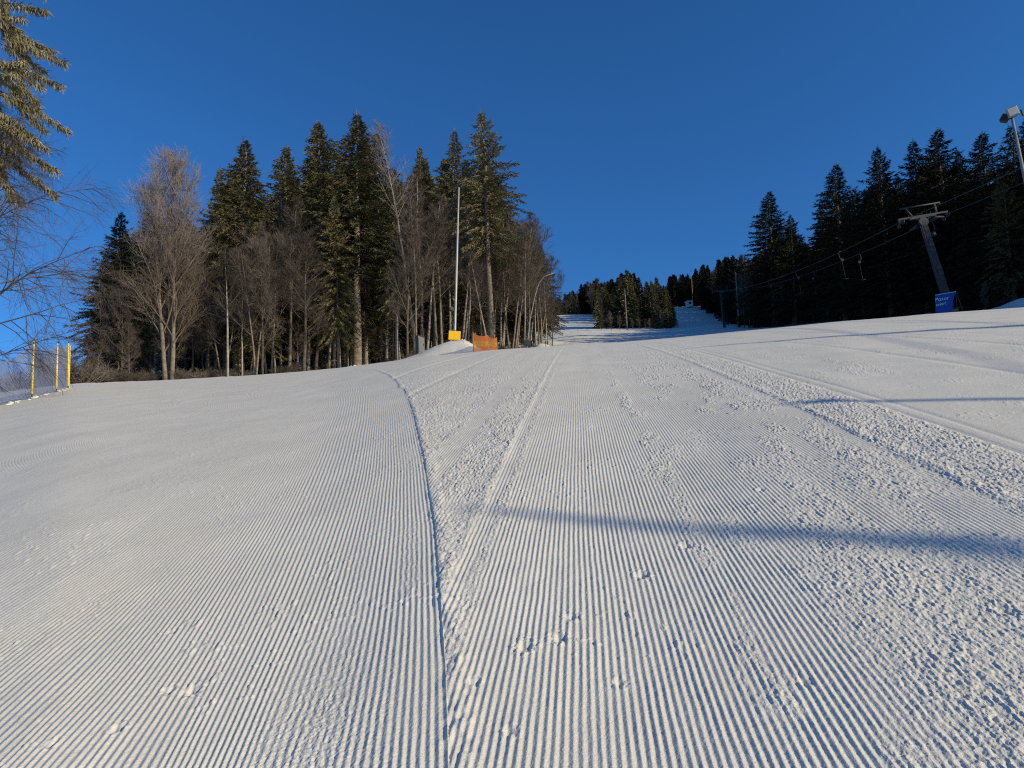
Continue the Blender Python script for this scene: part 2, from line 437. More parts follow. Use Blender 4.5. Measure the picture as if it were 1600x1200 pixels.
M['black'] = mat('black_plastic', (.02, .02, .02), .5)
M['yellow'] = mat('yellow_board', (.83, .47, .012), .5, var=.06, vscale=5)
M['ypole'] = mat('yellow_pole', (.85, .60, .05), .5, var=.1, vscale=6)
M['bluenet'] = mat('blue_net_cord', (.22, .26, .40), .7)
M['orange'] = mat('orange_net_cord', (.52, .17, .05), .7, var=.1)
M['amber'] = mat('amber_net_cord', (.56, .30, .05), .7, var=.1)
M['blue'] = mat('blue_banner', (.012, .07, .36), .6, var=.15, vscale=2)
M['white'] = mat('white_paint', (.78, .78, .76), .5, var=.06)
M['cabinet'] = mat('grey_cabinet', (.075, .088, .095), .5, .2, var=.2, vscale=3)
M['red'] = mat('red_paint', (.22, .025, .025), .5, var=.2)
M['glass'] = mat('dark_glass', (.02, .025, .03), .1, spec=.5)
M['lens'] = mat('lamp_glass', (.60, .58, .50), .25, var=.1)
M['wood'] = mat('weathered_wood', (.26, .17, .10), .8, var=.4, vscale=6)
M['jacket'] = mat('dark_jacket', (.03, .035, .06), .7, var=.2)
M['skin'] = mat('skin', (.45, .28, .20), .6)

# ------------------------------------------------------------------ ground sheet
def build_ground():
    # rows: even on the slope as the eye meets it, wide apart beyond the brow
    sC = lambda r: 0.36 - CAM_H * r / 36.0 ** 2 - CAM_H / r
    rows = [0.25, 0.5, 0.8, 1.1, 1.3]
    r = 1.42
    d = 0.46 * 1.5625 / F
    while r < 36:
        rows.append(r)
        ds = CAM_H / r ** 2 - CAM_H / 36.0 ** 2
        r += min(max(d / max(ds, 1e-6), .0012), .16)
    while r < 130: rows.append(r); r += .35 if r < 60 else .9
    while r < 320: rows.append(r); r += 3.0
    while r < 2600: rows.append(r); r *= 1.12
    rows = np.array(rows)
    half = math.atan(800 / (F * CP)) + .085
    fine = np.arange(-half, half, 0.66 * 1.5625 / F / 1.08)
    coarse = np.arange(half + .02, 2 * PI - half - .02, .03)
    th = np.concatenate([fine, coarse])
    th = np.where(th > PI, th - 2 * PI, th)
    nT, nR = th.size, rows.size
    print('ground', nT, nR, nT * nR)
    T, Rr = np.meshgrid(th, rows)                                  # (nR, nT)
    Z = np.empty_like(T)
    nf = fine.size
    for i in range(0, nR, 40):
        t, rr = T[i:i + 40].ravel(), Rr[i:i + 40].ravel()
        z = macro(t, rr); x, y = rr * np.sin(t), rr * np.cos(t)
        if rows[i] < 70:
            m = (np.abs(t) < half + .01)
            h = np.zeros_like(z)
            h[m] = micro(x[m], y[m], rr[m]) * (1 - sst(50, 70, rr[m])) * sst(half, half - .02, np.abs(t[m])) * sst(1.2, 1.45, rr[m])
            z = z + h
        if rows[min(i + 39, nR - 1)] > 36:
            z = z + sst(36, 50, rr) * (.10 * (vnoise(x * .8, y * .5, 95) - .5) + .05 * (vnoise(x * 3, y * 2, 96) - .5))
        Z[i:i + 40] = z.reshape(-1, nT)
    V = np.empty((nR * nT + 1, 3), np.float32)
    V[:-1, 0] = (Rr * np.sin(T)).ravel(); V[:-1, 1] = (Rr * np.cos(T)).ravel(); V[:-1, 2] = Z.ravel()
    V[-1] = (0, 0, 0)
    i, j = np.meshgrid(np.arange(nR - 1), np.arange(nT), indexing='ij')
    j2 = (j + 1) % nT
    Q = np.stack([i * nT + j, (i + 1) * nT + j, (i + 1) * nT + j2, i * nT + j2], -1)[:, :, ::-1].reshape(-1, 4)
    c = np.arange(nT); Tt = np.stack([np.full(nT, nR * nT), c, (c + 1) % nT], -1)[:, ::-1]
    me = bpy.data.meshes.new('ground')
    me.vertices.add(V.shape[0]); me.vertices.foreach_set('co', V.ravel())
    nl = Q.size + Tt.size
    me.loops.add(nl); me.loops.foreach_set('vertex_index', np.concatenate([Q.ravel(), Tt.ravel()]).astype(np.int32))
    npoly = Q.shape[0] + Tt.shape[0]
    me.polygons.add(npoly)
    ls = np.concatenate([np.arange(Q.shape[0]) * 4, Q.size + np.arange(Tt.shape[0]) * 3]).astype(np.int32)
    me.polygons.foreach_set('loop_start', ls)
    me.polygons.foreach_set('use_smooth', np.ones(npoly, bool))
    me.update(calc_edges=True); me.validate()
    me.materials.append(M['snow'])
    o = bpy.data.objects.new('ground', me); COL.objects.link(o)
    if me.polygons[npoly // 2].normal.z < 0: me.flip_normals()
    return tag(o, 'groomed white piste snow with fine corduroy grooves', None, None, 'structure')
build_ground()

# ------------------------------------------------------------------ tree prototypes
def rnd_dir(rng, d, spread):
    v = Vector((rng.gauss(0, 1), rng.gauss(0, 1), rng.gauss(0, 1)))
    return (d + v * spread).normalized()

def conifer(seed, h, R, zs, nb, droop=.45, twl=(.28, .66), dead=40, gaps=.0, top_pow=.8, low_taper=.25, tw=.100, dens=14.5, nbase=None, trunk_sides=8, nm='needles', bm='bark', tr=.013, hang=1.15):
    """spruce: tapered trunk with dead lower limbs, whorls of drooping sprays of narrow needle clumps"""
    rng = random.Random(seed)
    T, C = MB(), MB()
    wob = [(rng.gauss(0, .05), rng.gauss(0, .05)) for _ in range(10)]
    ax = [Vector((wob[i][0] * i * .25, wob[i][1] * i * .25, h * i / 9.0)) for i in range(10)]
    T.tube([ax[0] - Vector((0, 0, .6))] + ax, [h * tr * 1.25] + [h * tr * (1 - i / 9.0) ** .75 + .015 for i in range(10)], trunk_sides, True)
    def axis(z):
        t = max(0, min(8.999, z / h * 9)); i = int(t); return ax[i].lerp(ax[i + 1], t - i)
    for _ in range(dead):
        z = rng.uniform(.06, 1) * h * zs * 1.15 + .4
        az = rng.uniform(0, 2 * PI); L = rng.uniform(.6, 2.2) * R / 3.2
        o = Vector((math.cos(az), math.sin(az), 0)); p = axis(z)
        q = [p, p + o * L * .5 + Vector((0, 0, -.05 * L)), p + o * L + Vector((rng.gauss(0, .15), rng.gauss(0, .15), -.35 * L))]
        T.tube(q, [.03, .02, .01], 3, False, 1)
        for k in range(4):
            s = rng.uniform(.3, 1); a = q[0].lerp(q[2], s); b = a + rnd_dir(rng, o * .6 + Vector((0, 0, -.4)), .5) * rng.uniform(.25, .7)
            T.tube([a, b], [.012, .006], 3, False, 1)
    z0 = zs * h
    sect = [rng.uniform(.72, 1.12) for _ in range(9)]
    for i in range(nb):
        t = ((i + rng.random()) / nb)
        t = 1 - (1 - t) ** 1.0
        z = z0 + (h * .985 - z0) * t
        az = i * 2.39996 + rng.gauss(0, .35)
        prof = (1 - t) ** top_pow * (1 - .58 * max(0, (t - .62) / .38) ** 1.1) * (1 - low_taper * max(0, 1 - t / .22) ** 1.5)
        if rng.random() < gaps: continue
        L = (R * prof * rng.uniform(.50, 1.22) * sect[int(az / (2 * PI) * 9) % 9] + .22 * (1.25 - t))
        e = -.12 + .95 * t ** 1.4 + rng.gauss(0, .10)
        o = Vector((math.cos(az), math.sin(az), 0)); sd = Vector((-o.y, o.x, 0)); base = axis(z)
        dr = droop * (1.15 - .8 * t)
        def bp(s):
            return base + o * (L * s * (1 - .08 * s)) + Vector((0, 0, L * (e * s - dr * s * s + .32 * dr * s ** 4)))
        if L > .5:
            T.tube([bp(0), bp(.4), bp(.75)], [.012 * L + .008, .008 * L + .005, .004], 3, False, 1)
        n = int(4 + L * dens)
        for k in range(n):
            s = (.10 + .90 * ((k + rng.random()) / n) ** .75)
            p = bp(s)
            sg = 1 if rng.random() < .5 else -1
            lat = rng.uniform(.1, 1.0)
            d = (o * rng.uniform(.35, 1.0) + sd * sg * lat + Vector((0, 0, -rng.uniform(.0, hang) * (1.1 - .6 * t) + .25 * t))).normalized()
            l = rng.uniform(*twl) * (.55 + .45 * min(1, L / 1.5)) * (1.05 - .35 * s)
            if k == n - 1: d = (bp(1) - bp(.9)).normalized()
            w = tw * rng.uniform(.6, 1.25)
            nrm = d.cross(Vector((rng.gauss(0, 1), rng.gauss(0, 1), rng.gauss(0, 1)))).normalized() * (w * .5)
            a = p + Vector((rng.gauss(0, .04), rng.gauss(0, .04), rng.gauss(0, .04)))
            mid = a + d * (l * .45) + Vector((0, 0, -.03 * l)); tip = a + d * l + Vector((0, 0, -.16 * l))
            C.quad(a - nrm * .4, mid - nrm, tip, mid + nrm)
            n2 = d.cross(nrm).normalized() * (w * .45)
            C.quad(a - n2 * .4, mid - n2, tip + d * .05, mid + n2)
    # leader
    for k in range(7):
        a = axis(h * (.96 + .006 * k)); d = rnd_dir(rng, Vector((0, 0, 1)), .35)
        nrm = d.orthogonal().normalized() * .03
        C.quad(a - nrm, a + d * .2 - nrm * 1.2, a + d * .5, a + d * .2 + nrm * 1.2)
    return (T.mesh('trunk', [M[bm], M['twig']], True), C.mesh('crown', M[nm]), h)

def broadleaf(seed, h, spread, fork=.3, n1=16, n2=8, n3=6, n4=3, up=.75, twig='twig', bm='bark_dark', stems=1, tr=.011, leaves=0, thin=.010, lean=0.0, droop=0.0, leaf=.0, wobble=.03, dome=.6, lt=1.0):
    """bare deciduous tree: stem(s), ascending limbs, and several orders of fine twigs"""
    rng = random.Random(seed)
    T, C = MB(), MB(); LF = MB()
    def limb(p, d, L, r0, r1, nseg, wob, bend):
        pts, rr = [p.copy()], [r0]
        for i in range(nseg):
            d = rnd_dir(rng, d + bend, wob)
            p = p + d * (L / nseg); pts.append(p.copy()); rr.append(r0 + (r1 - r0) * (i + 1) / nseg)
        return pts, rr
    def along(pts, t):
        x = t * (len(pts) - 1); i = min(int(x), len(pts) - 2); return pts[i].lerp(pts[i + 1], x - i), (pts[i + 1] - pts[i]).normalized()
    UPV = Vector((0, 0, 1))
    for s_ in range(stems):
        d0 = Vector((lean, 0, 1)).normalized()
        base = Vector((0, 0, -.5))
        if stems > 1:
            a = 2 * PI * s_ / stems + rng.random(); d0 = rnd_dir(rng, Vector((math.cos(a) * .07 + lean, math.sin(a) * .07, 1)), .03)
            base = Vector((math.cos(a) * .22, math.sin(a) * .22, -.5))
        hh = h * (1 if s_ == 0 else rng.uniform(.72, .95))
        st, rs = limb(base, d0, hh * .93 + .5, h * tr * (1 if stems == 1 else .75), .025, 11, wobble, UPV * .06)
        T.tube(st, rs, 8, True)
        m1 = n1 if stems == 1 else max(5, int(n1 * 1.3 / stems))
        for i in range(m1):
            t = fork + (1 - fork) * ((i + rng.random()) / m1) ** .9
            p, dd = along(st, min(t, .995))
            az = i * 2.4 + rng.gauss(0, .4)
            o = Vector((math.cos(az), math.sin(az), 0))
            rel = (t - fork) / (1 - fork)
            shape = (1 - rel) ** dome * (.55 + .45 * min(1, rel / .2)) + .06
            L1 = spread * shape * rng.uniform(.75, 1.15) * 1.25
            d1 = (o * (1 - up * .55) + UPV * (up * .85 + .25 * rel - .25 * (1 - rel) * droop)).normalized()
            b1, r1 = limb(p, d1, L1, (.0085 * L1 + .018) * lt, .012 * lt, 6, .08, UPV * (.05 - .10 * droop))
            T.tube(b1, r1, 5, False, 1)
            for j in range(n2):
                t2 = .18 + .80 * ((j + rng.random()) / n2)
                p2, dd2 = along(b1, t2)
                d2 = rnd_dir(rng, dd2 * .75 + UPV * (.18 - .35 * droop), .42); L2 = L1 * .48 * (1.1 - .65 * t2) * rng.uniform(.7, 1.2) + .25
                b2, r2 = limb(p2, d2, L2, .011 + .004 * L2, thin * .9, 4, .11, UPV * (.05 - .16 * droop))
                C.tube(b2, r2, 3, False)
                for k in range(n3):
                    t3 = .15 + .85 * ((k + rng.random()) / n3)
                    p3, dd3 = along(b2, min(t3, .99))
                    d3 = rnd_dir(rng, dd3 * .8 + UPV * (.12 - .3 * droop), .42); L3 = L2 * .5 * (1.1 - .6 * t3) * rng.uniform(.6, 1.3) + .18
                    b3, r3 = limb(p3, d3, L3, thin * .95, thin * .6, 2, .12, UPV * (.04 - .2 * droop))
                    C.tube(b3, r3, 3, False)
                    for q in range(n4):
                        p4, dd4 = along(b3, rng.uniform(.2, .98))
                        d4 = rnd_dir(rng, dd4 * .85 + UPV * (.1 - .25 * droop), .45)
                        e4 = p4 + d4 * (L3 * rng.uniform(.35, .75) + .08)
                        C.tube([p4, e4], [thin * .7, thin * .4], 3, False)
                    if leaf and rng.random() < leaf * max(0, 1 - rel * 3.2):
                        for q in range(5):
                            p4 = along(b3, rng.uniform(.1, .98))[0]; a = rnd_dir(rng, Vector((0, 0, -.3)), 1) * .09; bq = rnd_dir(rng, Vector(), 1) * .055
                            LF.quad(p4, p4 + a * .5 + bq, p4 + a, p4 + a * .5 - bq)
    me_l = LF.mesh('leaves', M['leaf_rust']) if LF.f else None
    return (T.mesh('trunk', [M[bm], M[twig]], True), C.mesh('crown', M[twig]), h, me_l)

def shrub(seed, h, n=26, twig='twig', leaf=0):
    rng = random.Random(seed); C = MB(); LF = MB()
    for i in range(n):
        az = rng.uniform(0, 2 * PI); p = Vector((math.cos(az) * .2, math.sin(az) * .2, -.25))
        d = Vector((math.cos(az) * rng.uniform(.2, 1.0), math.sin(az) * rng.uniform(.2, 1.0), 1)).normalized(); L = h * rng.uniform(.6, 1.1)
        pts = [p]
        for k in range(4):
            d = rnd_dir(rng, d, .14); p = p + d * L / 4; pts.append(p.copy())
        C.tube(pts, [.018, .014, .011, .008, .006], 3, False)
        for k in range(11):
            q = pts[1 + rng.randrange(3)].lerp(pts[2 + rng.randrange(2)], rng.random()); dd = rnd_dir(rng, d, .55)
            e = q + dd * rng.uniform(.25, .6) * h * .5; C.tube([q, q.lerp(e, .5) + Vector((0, 0, .03)), e], [.009, .007, .004], 3, False)
            for z in range(3):
                a = q.lerp(e, rng.uniform(.2, .95)); C.tube([a, a + rnd_dir(rng, dd, .6) * rng.uniform(.12, .35)], [.006, .004], 3, False)
                if leaf and rng.random() < leaf:
                    aa = rnd_dir(rng, Vector((0, 0, -.3)), 1) * .10; bq = rnd_dir(rng, Vector(), 1) * .06
                    LF.quad(a, a + aa * .5 + bq, a + aa, a + aa * .5 - bq)
    return C, LF

CON = {}
CON['tall'] = conifer(1, 26, 4.6, .32, 360, .42, dead=70, top_pow=.56)
CON['tall_b'] = conifer(2, 26, 4.2, .28, 350, .50, dead=60, top_pow=.55)
CON['full'] = conifer(3, 24, 5.2, .20, 420, .40, dead=34, top_pow=.72)
CON['full_b'] = conifer(4, 24, 4.7, .18, 400, .46, dead=36, top_pow=.66)
CON['open'] = conifer(5, 27, 5.0, .40, 210, .60, dead=50, gaps=.05, dens=15, top_pow=.5)
CON['dark'] = conifer(6, 24, 5.4, .10, 340, .38, dead=26, nm='needles_shade', bm='bark_dark', top_pow=.60)
CON['dark_b'] = conifer(7, 25, 4.8, .13, 340, .48, dead=26, nm='needles_shade', bm='bark_dark', top_pow=.62)
CON['dark_c'] = conifer(8, 23, 5.5, .08, 380, .42, dead=20, nm='needles_shade', bm='bark_dark', top_pow=.62)
BRD = {}
BRD['beech'] = broadleaf(35, 20, 5.6, .14, 50, 10, 7, 3, 1.05, 'twig_frost', 'bark', 3, .0125, thin=.010, dome=.52, wobble=.014)
BRD['pole'] = broadleaf(22, 20, 2.6, .42, 18, 8, 6, 3, .80, 'twig', 'bark_pale', 1, .0075, thin=.011)
BRD['pole_b'] = broadleaf(23, 19, 3.0, .36, 18, 8, 6, 3, .75, 'twig', 'bark', 1, .0080, thin=.011, lean=.06)
BRD['birch'] = broadleaf(24, 23, 3.4, .45, 18, 7, 5, 2, .80, 'twig_frost', 'bark_pale', 1, .0075, thin=.011)
BRD['wide'] = broadleaf(25, 16, 4.2, .22, 20, 9, 7, 3, .65, 'twig', 'bark', 2, .010, thin=.011)
BRD['wide_b'] = broadleaf(26, 16, 3.8, .18, 22, 9, 7, 3, .70, 'twig', 'bark_dark', 1, .011, thin=.012)
BRD['grey'] = broadleaf(27, 14, 3.4, .12, 22, 8, 7, 3, .55, 'twig_grey', 'bark_dark', 1, .009, thin=.012)
BRD['rust'] = broadleaf(28, 9, 2.8, .10, 18, 7, 6, 2, .35, 'twig', 'bark', 1, .009, thin=.010, leaf=.5)

ALL = dict(CON); ALL.update(BRD)
rngT = random.Random(99)
def tree(name, proto, px, py, r, top=None, h=None, wide=1.0, label=None, cat='tree', group=None, rz=None, lean=0.0):
    P = ALL[proto]
    loc = at(px, py, r)
    if top is not None:
        h = up_at(top[0], top[1], r).z - loc.z
        # lean so that the tip stands where the photo shows it
        tp = up_at(top[0], top[1], r); lx = (tp - loc); side = lx.x * math.cos(ray(px, py)[0]) - lx.y * math.sin(ray(px, py)[0])
        lean = max(-.08, min(.08, side / max(h, 1)))
    k = h / P[2]
    th = ray(px, py)[0]
    o = bpy.data.objects.new(name, None); COL.objects.link(o); o.empty_display_size = .3
    ez = rngT.uniform(0, 2 * PI) if rz is None else rz
    ax = Vector((math.sin(th), math.cos(th), 0))          # lean about the sight line
    o.rotation_euler = (Matrix.Rotation(lean, 3, ax) @ Matrix.Rotation(ez, 3, 'Z')).to_euler()
    o.location = loc; o.scale = (k * wide, k * wide, k)
    tag(o, label, cat, group)
    put('trunk', P[0], o); put('crown', P[1], o)
    if len(P) > 3 and P[3]: put('leaves', P[3], o)
    return o

# ------------------------------------------------------------------ left forest: the trees one can single out
GL = 'trees of the forest left of the piste'
tree('spruce_tree', 'dark', 180, 594, 62, (190, 330), wide=1.25, label='dark bushy spruce at the left end of the forest, left of the pale bare beech', group=GL)
tree('beech_tree', 'beech', 263, 592, 58, (255, 226), wide=1.0, label='big bare beech with rime white twigs and three stems left in the forest', group=GL)
tree('spruce_tree', 'dark_b', 292, 590, 76, (284, 328), wide=.85, label='dark spruce directly behind the big rime white beech', group=GL)
tree('spruce_tree', 'full', 370, 588, 68, (384, 217), wide=1.25, label='tall green spruce with sharp tip standing right of the rime white beech', group=GL)
tree('spruce_tree', 'full_b', 338, 588, 74, (345, 262), wide=.9, label='dark spruce half hidden on the left flank of the sharp tipped green spruce', group=GL)
tree('bare_tree', 'pole_b', 452, 584, 60, (425, 290), wide=1.15, label='bare brown tree with leaning pale stem between two tall spruces', group=GL)
tree('bare_tree', 'wide', 420, 585, 62, (415, 320), wide=.9, label='bare brown twin stemmed tree right of the sharp tipped green spruce', group=GL)
tree('spruce_tree', 'tall_b', 455, 584, 76, (447, 226), wide=1.25, label='blunt topped spruce behind the bare brown leaning tree', group=GL)
tree('spruce_tree', 'tall', 500, 580, 82, (498, 190), wide=1.2, label='spruce with tall narrow tip left of the tallest broad spruce', group=GL)
tree('spruce_tree', 'tall', 558, 572, 64, (557, 176), wide=1.32, label='tallest broad spruce in mid forest with long bare trunk', group=GL)
tree('spruce_tree', 'tall_b', 592, 568, 74, (588, 205), wide=1.2, label='spruce leaning on the right shoulder of the tallest broad spruce', group=GL)
tree('spruce_tree', 'full_b', 530, 576, 62, (522, 300), wide=.75, label='slim olive green spruce clothed almost to the ground below the tallest spruce', group=GL)
tree('bare_tree', 'birch', 650, 558, 62, (634, 180), wide=1.0, label='tall thin bare birch whose rime white top stands clear of the forest', group=GL)
tree('spruce_tree', 'tall_b', 660, 558, 82, (656, 228), wide=.9, label='dark spruce behind the tall rime topped birch', group=GL)
tree('spruce_tree', 'tall_b', 705, 552, 80, (711, 201), wide=.85, label='narrow spruce directly left of the sunlit ragged spruce by the mast', group=GL)
tree('spruce_tree', 'open', 768, 548, 62, (754, 174), wide=.98, label='ragged sunlit spruce with open drooping boughs right of the tall mast', group=GL)
for i, (px, top, proto, r, w, lab) in enumerate([
        (800, (812, 305), 'wide', 66, 1.0, 'broad bare brown tree next right of the ragged sunlit spruce'),
        (826, (835, 330), 'wide_b', 70, 1.0, 'bare brown tree with long side branch at the right end of the left forest'),
        (842, (848, 385), 'wide', 76, .95, 'lower bare brown tree closing the right end of the left forest'),
        (782, (790, 330), 'pole', 72, 1.2, 'slender bare tree squeezed behind the ragged sunlit spruce')]):
    tree('bare_tree', proto, px, 545, r, top, wide=w, label=lab, group=GL)

# front row of thin bare stems and shorter trees
rng = random.Random(5)
LB = {'pole': 'thin pale stemmed bare tree among the crowded trunks left of the piste', 'pole_b': 'slightly leaning bare brown tree among the crowded trunks left of the piste',
      'birch': 'thin bare tree with rime on its top twigs inside the left forest', 'wide': 'bushy twin stemmed bare brown tree inside the left forest',
      'wide_b': 'bushy single stemmed bare brown tree inside the left forest', 'grey': 'low grey bare tree with spreading branches inside the left forest',
      'rust': 'small beech still holding rusty dead leaves under the left forest', 'tall': 'tall spruce with bare lower trunk deep in the left forest',
      'tall_b': 'slim drooping spruce with bare lower trunk deep in the left forest', 'full': 'broad green spruce deep in the left forest',
      'full_b': 'drooping green spruce deep in the left forest', 'dark': 'broad dark spruce deep in the left forest', 'dark_b': 'drooping dark spruce deep in the left forest'}
crest_px = [p[0] for p in CREST]; crest_py = [p[1] for p in CREST]
def cpy(px): return float(np.interp(px, crest_px, crest_py))
env_px = [110, 150, 180, 230, 270, 310, 330, 385, 410, 450, 500, 555, 590, 640, 700, 760, 790, 820, 850, 868]
env_py = [560, 430, 350, 320, 330, 340, 300, 240, 300, 250, 220, 205, 230, 240, 230, 230, 310, 330, 370, 440]
def envtop(px): return float(np.interp(px, env_px, env_py))
for i in range(62):
    px = 315 + (865 - 315) * (i + rng.random()) / 62
    proto = rng.choices(['pole', 'pole_b', 'wide', 'wide_b', 'birch', 'rust'], [5, 3.5, 2, 2, .6, .5 if px < 700 else 0.01])[0]
    r = rng.uniform(57, 78); b = cpy(px)
    hi = max(math.exp(-((px - c_) / w_) ** 2) for c_, w_ in ((440, 34), (668, 40), (825, 45)))
    t = b - (b - envtop(px)) * (rng.uniform(.44 + .2 * hi, .72 + .24 * hi) if proto != 'rust' else rng.uniform(.18, .3))
    tree('bare_tree', proto, px, b, r, (px + rng.gauss(0, 6), t), wide=rng.uniform(.85, 1.2), label=LB[proto], group=GL)
for i in range(13):
    px = 130 + (360 - 130) * (i + rng.random()) / 13
    proto = rng.choices(['grey', 'wide_b', 'rust'], [3, 2, .35])[0]; r = rng.uniform(57, 72); b = cpy(px)
    t = b - (b - envtop(px)) * rng.uniform(.32, .70)
    tree('bare_tree', proto, px, b, r, (px + rng.gauss(0, 5), t), wide=rng.uniform(.8, 1.1), label=LB[proto], group=GL)
# the wood behind
for i in range(72):
    px = 165 + (850 - 165) * (i + rng.random()) / 72
    proto = rng.choice(['tall', 'tall_b', 'full', 'full_b', 'dark', 'dark_b']); r = rng.uniform(80, 118); b = cpy(px) - 2
    t = b - (b - envtop(px)) * rng.uniform(.80, .98)
    tree('spruce_tree', proto, px, b, r, (px + rng.gauss(0, 4), t), wide=rng.uniform(1.0, 1.3), label=LB[proto], group=GL)

# sunlit spruces with foliage low down among the bare stems
for i, (px, t, w, proto) in enumerate(((352, 330, .95, 'full'), (398, 345, .9, 'full_b'), (482, 300, .9, 'full'), (512, 345, .85, 'full_b'), (572, 300, .9, 'full_b'),
                                       (604, 330, .85, 'tall'), (690, 300, .8, 'tall_b'), (738, 330, .85, 'full_b'), (540, 260, .9, 'tall'), (620, 285, .8, 'tall_b'))):
    tree('spruce_tree', proto, px, cpy(px), rng.uniform(63, 72), (px + rng.gauss(0, 3), t), wide=w, label='sunlit olive spruce with low foliage among the bare stems of the left forest', group=GL)

# undergrowth
SH = []
for s in range(4):
    C, LF = shrub(40 + s, 1.6, 30, 'twig' if s % 2 else 'twig_grey', .5 if s == 3 else 0)
    SH.append((C.mesh('bush', M['twig'] if s % 2 else M['twig_grey']), LF.mesh('leaves', M['leaf_rust']) if LF.f else None))
def bush(px, py, r, h, proto, label, group):
    o = put('bush', SH[proto][0]); k = h / 1.6
    o.location = at(px, py, r); o.rotation_euler = (0, 0, rngT.uniform(0, 6.28)); o.scale = (k * 1.35, k * 1.35, k)
    tag(o, label, 'bush', group)
    if SH[proto][1]: put('leaves', SH[proto][1], o)
for i in range(44):
    px = rng.uniform(112, 330) if i < 26 else rng.uniform(330, 850)
    pr = rng.randrange(3)
    bush(px, cpy(px), rng.uniform(56, 70), rng.uniform(.5, 1.7) if px < 330 else rng.uniform(.4, 1.1), pr,
         'bare grey brush at the foot of the left forest' if pr % 2 == 0 else 'bare brown brush at the foot of the left forest' if pr == 1 else 'brown brush with rusty leaves at the foot of the left forest', 'brush under the left forest')
for px, h in ((-40, 1.6), (5, 2.0), (40, 1.5), (78, 1.7), (84, 1.2), (118, 2.2), (128, 2.6)):
    bush(px, 600, 52, h, 0, 'bare grey brush seen behind the blue safety net', 'brush behind the blue net')

# ------------------------------------------------------------------ right forest
GR = 'spruces of the shaded forest on the right'
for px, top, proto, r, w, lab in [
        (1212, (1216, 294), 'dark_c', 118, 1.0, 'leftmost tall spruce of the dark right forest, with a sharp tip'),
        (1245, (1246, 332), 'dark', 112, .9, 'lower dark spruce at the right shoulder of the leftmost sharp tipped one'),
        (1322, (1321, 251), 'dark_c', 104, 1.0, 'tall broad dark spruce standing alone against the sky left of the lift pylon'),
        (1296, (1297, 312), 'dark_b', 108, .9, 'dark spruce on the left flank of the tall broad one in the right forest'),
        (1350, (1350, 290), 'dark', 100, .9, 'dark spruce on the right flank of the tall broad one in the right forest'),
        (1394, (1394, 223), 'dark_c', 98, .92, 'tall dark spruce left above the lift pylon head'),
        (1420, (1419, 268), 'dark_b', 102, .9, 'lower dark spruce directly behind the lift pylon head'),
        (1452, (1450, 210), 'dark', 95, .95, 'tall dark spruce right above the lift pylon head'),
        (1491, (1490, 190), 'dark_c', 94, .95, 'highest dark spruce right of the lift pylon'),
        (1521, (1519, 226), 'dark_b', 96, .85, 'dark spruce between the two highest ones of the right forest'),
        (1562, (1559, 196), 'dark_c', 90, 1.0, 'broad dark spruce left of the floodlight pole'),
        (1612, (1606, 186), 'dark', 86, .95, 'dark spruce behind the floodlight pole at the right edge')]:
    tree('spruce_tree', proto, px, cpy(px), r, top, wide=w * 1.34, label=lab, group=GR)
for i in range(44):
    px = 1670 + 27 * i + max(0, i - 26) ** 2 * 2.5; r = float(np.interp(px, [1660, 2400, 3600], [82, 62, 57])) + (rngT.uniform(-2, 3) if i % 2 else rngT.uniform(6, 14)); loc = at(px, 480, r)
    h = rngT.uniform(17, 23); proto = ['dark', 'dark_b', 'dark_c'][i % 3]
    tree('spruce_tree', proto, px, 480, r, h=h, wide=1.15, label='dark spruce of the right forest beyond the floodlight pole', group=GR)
envR_px = [1165, 1200, 1216, 1250, 1280, 1322, 1360, 1394, 1420, 1450, 1490, 1530, 1560, 1600, 1700]
envR_py = [420, 370, 320, 345, 360, 280, 300, 250, 280, 235, 215, 240, 220, 215, 210]
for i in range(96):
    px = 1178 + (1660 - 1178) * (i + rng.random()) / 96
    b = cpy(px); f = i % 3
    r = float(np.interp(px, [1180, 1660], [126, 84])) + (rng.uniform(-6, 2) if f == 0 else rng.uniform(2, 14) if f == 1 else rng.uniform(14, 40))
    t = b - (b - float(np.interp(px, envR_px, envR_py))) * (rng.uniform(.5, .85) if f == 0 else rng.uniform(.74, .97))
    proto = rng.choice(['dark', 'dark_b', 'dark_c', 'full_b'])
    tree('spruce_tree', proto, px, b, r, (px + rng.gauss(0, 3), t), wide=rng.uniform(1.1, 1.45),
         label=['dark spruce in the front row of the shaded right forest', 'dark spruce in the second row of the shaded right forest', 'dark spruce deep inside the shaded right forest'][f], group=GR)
for px, top in ((1172, 395), (1184, 405), (1164, 420), (1540, 440), (1580, 430)):
    tree('bare_tree', 'grey', px, cpy(px), 122 if px < 1300 else 83, (px, top), wide=.8, label='bare grey tree at the left end of the shaded right forest' if px < 1300 else 'thin bare tree at the foot of the right forest below the floodlight', group='bare trees by the right forest')

# ------------------------------------------------------------------ far woods up the hill (small in the picture: one mesh each)
def far_proto(seed, h, R, nm):
    a = conifer(seed, h, R, .05, 150, .4, (.5, 1.1), 0, dens=4.5, tw=.34, nm=nm, trunk_sides=5)
    return a
FARP = [far_proto(61, 16, 2.9, 'needles'), far_proto(62, 16, 2.4, 'needles_shade'), far_proto(63, 16, 3.3, 'needles')]
FARB = broadleaf(64, 13, 3.4, .15, 18, 8, 6, 2, .75, 'twig', 'bark_dark', 1, .010, thin=.022)
def far_tree(px, r, h, kind, label, group, py=520, wide=1.0):
    P = FARB if kind == 3 else FARP[kind]
    o = empty('bare_tree' if kind == 3 else 'spruce_tree', at(px, py, r), rngT.uniform(0, 6.28), label, 'tree', group)
    k = h / P[2]; o.scale = (k * wide, k * wide, k)
    put('trunk', P[0], o); put('crown', P[1], o)
WOOD = []
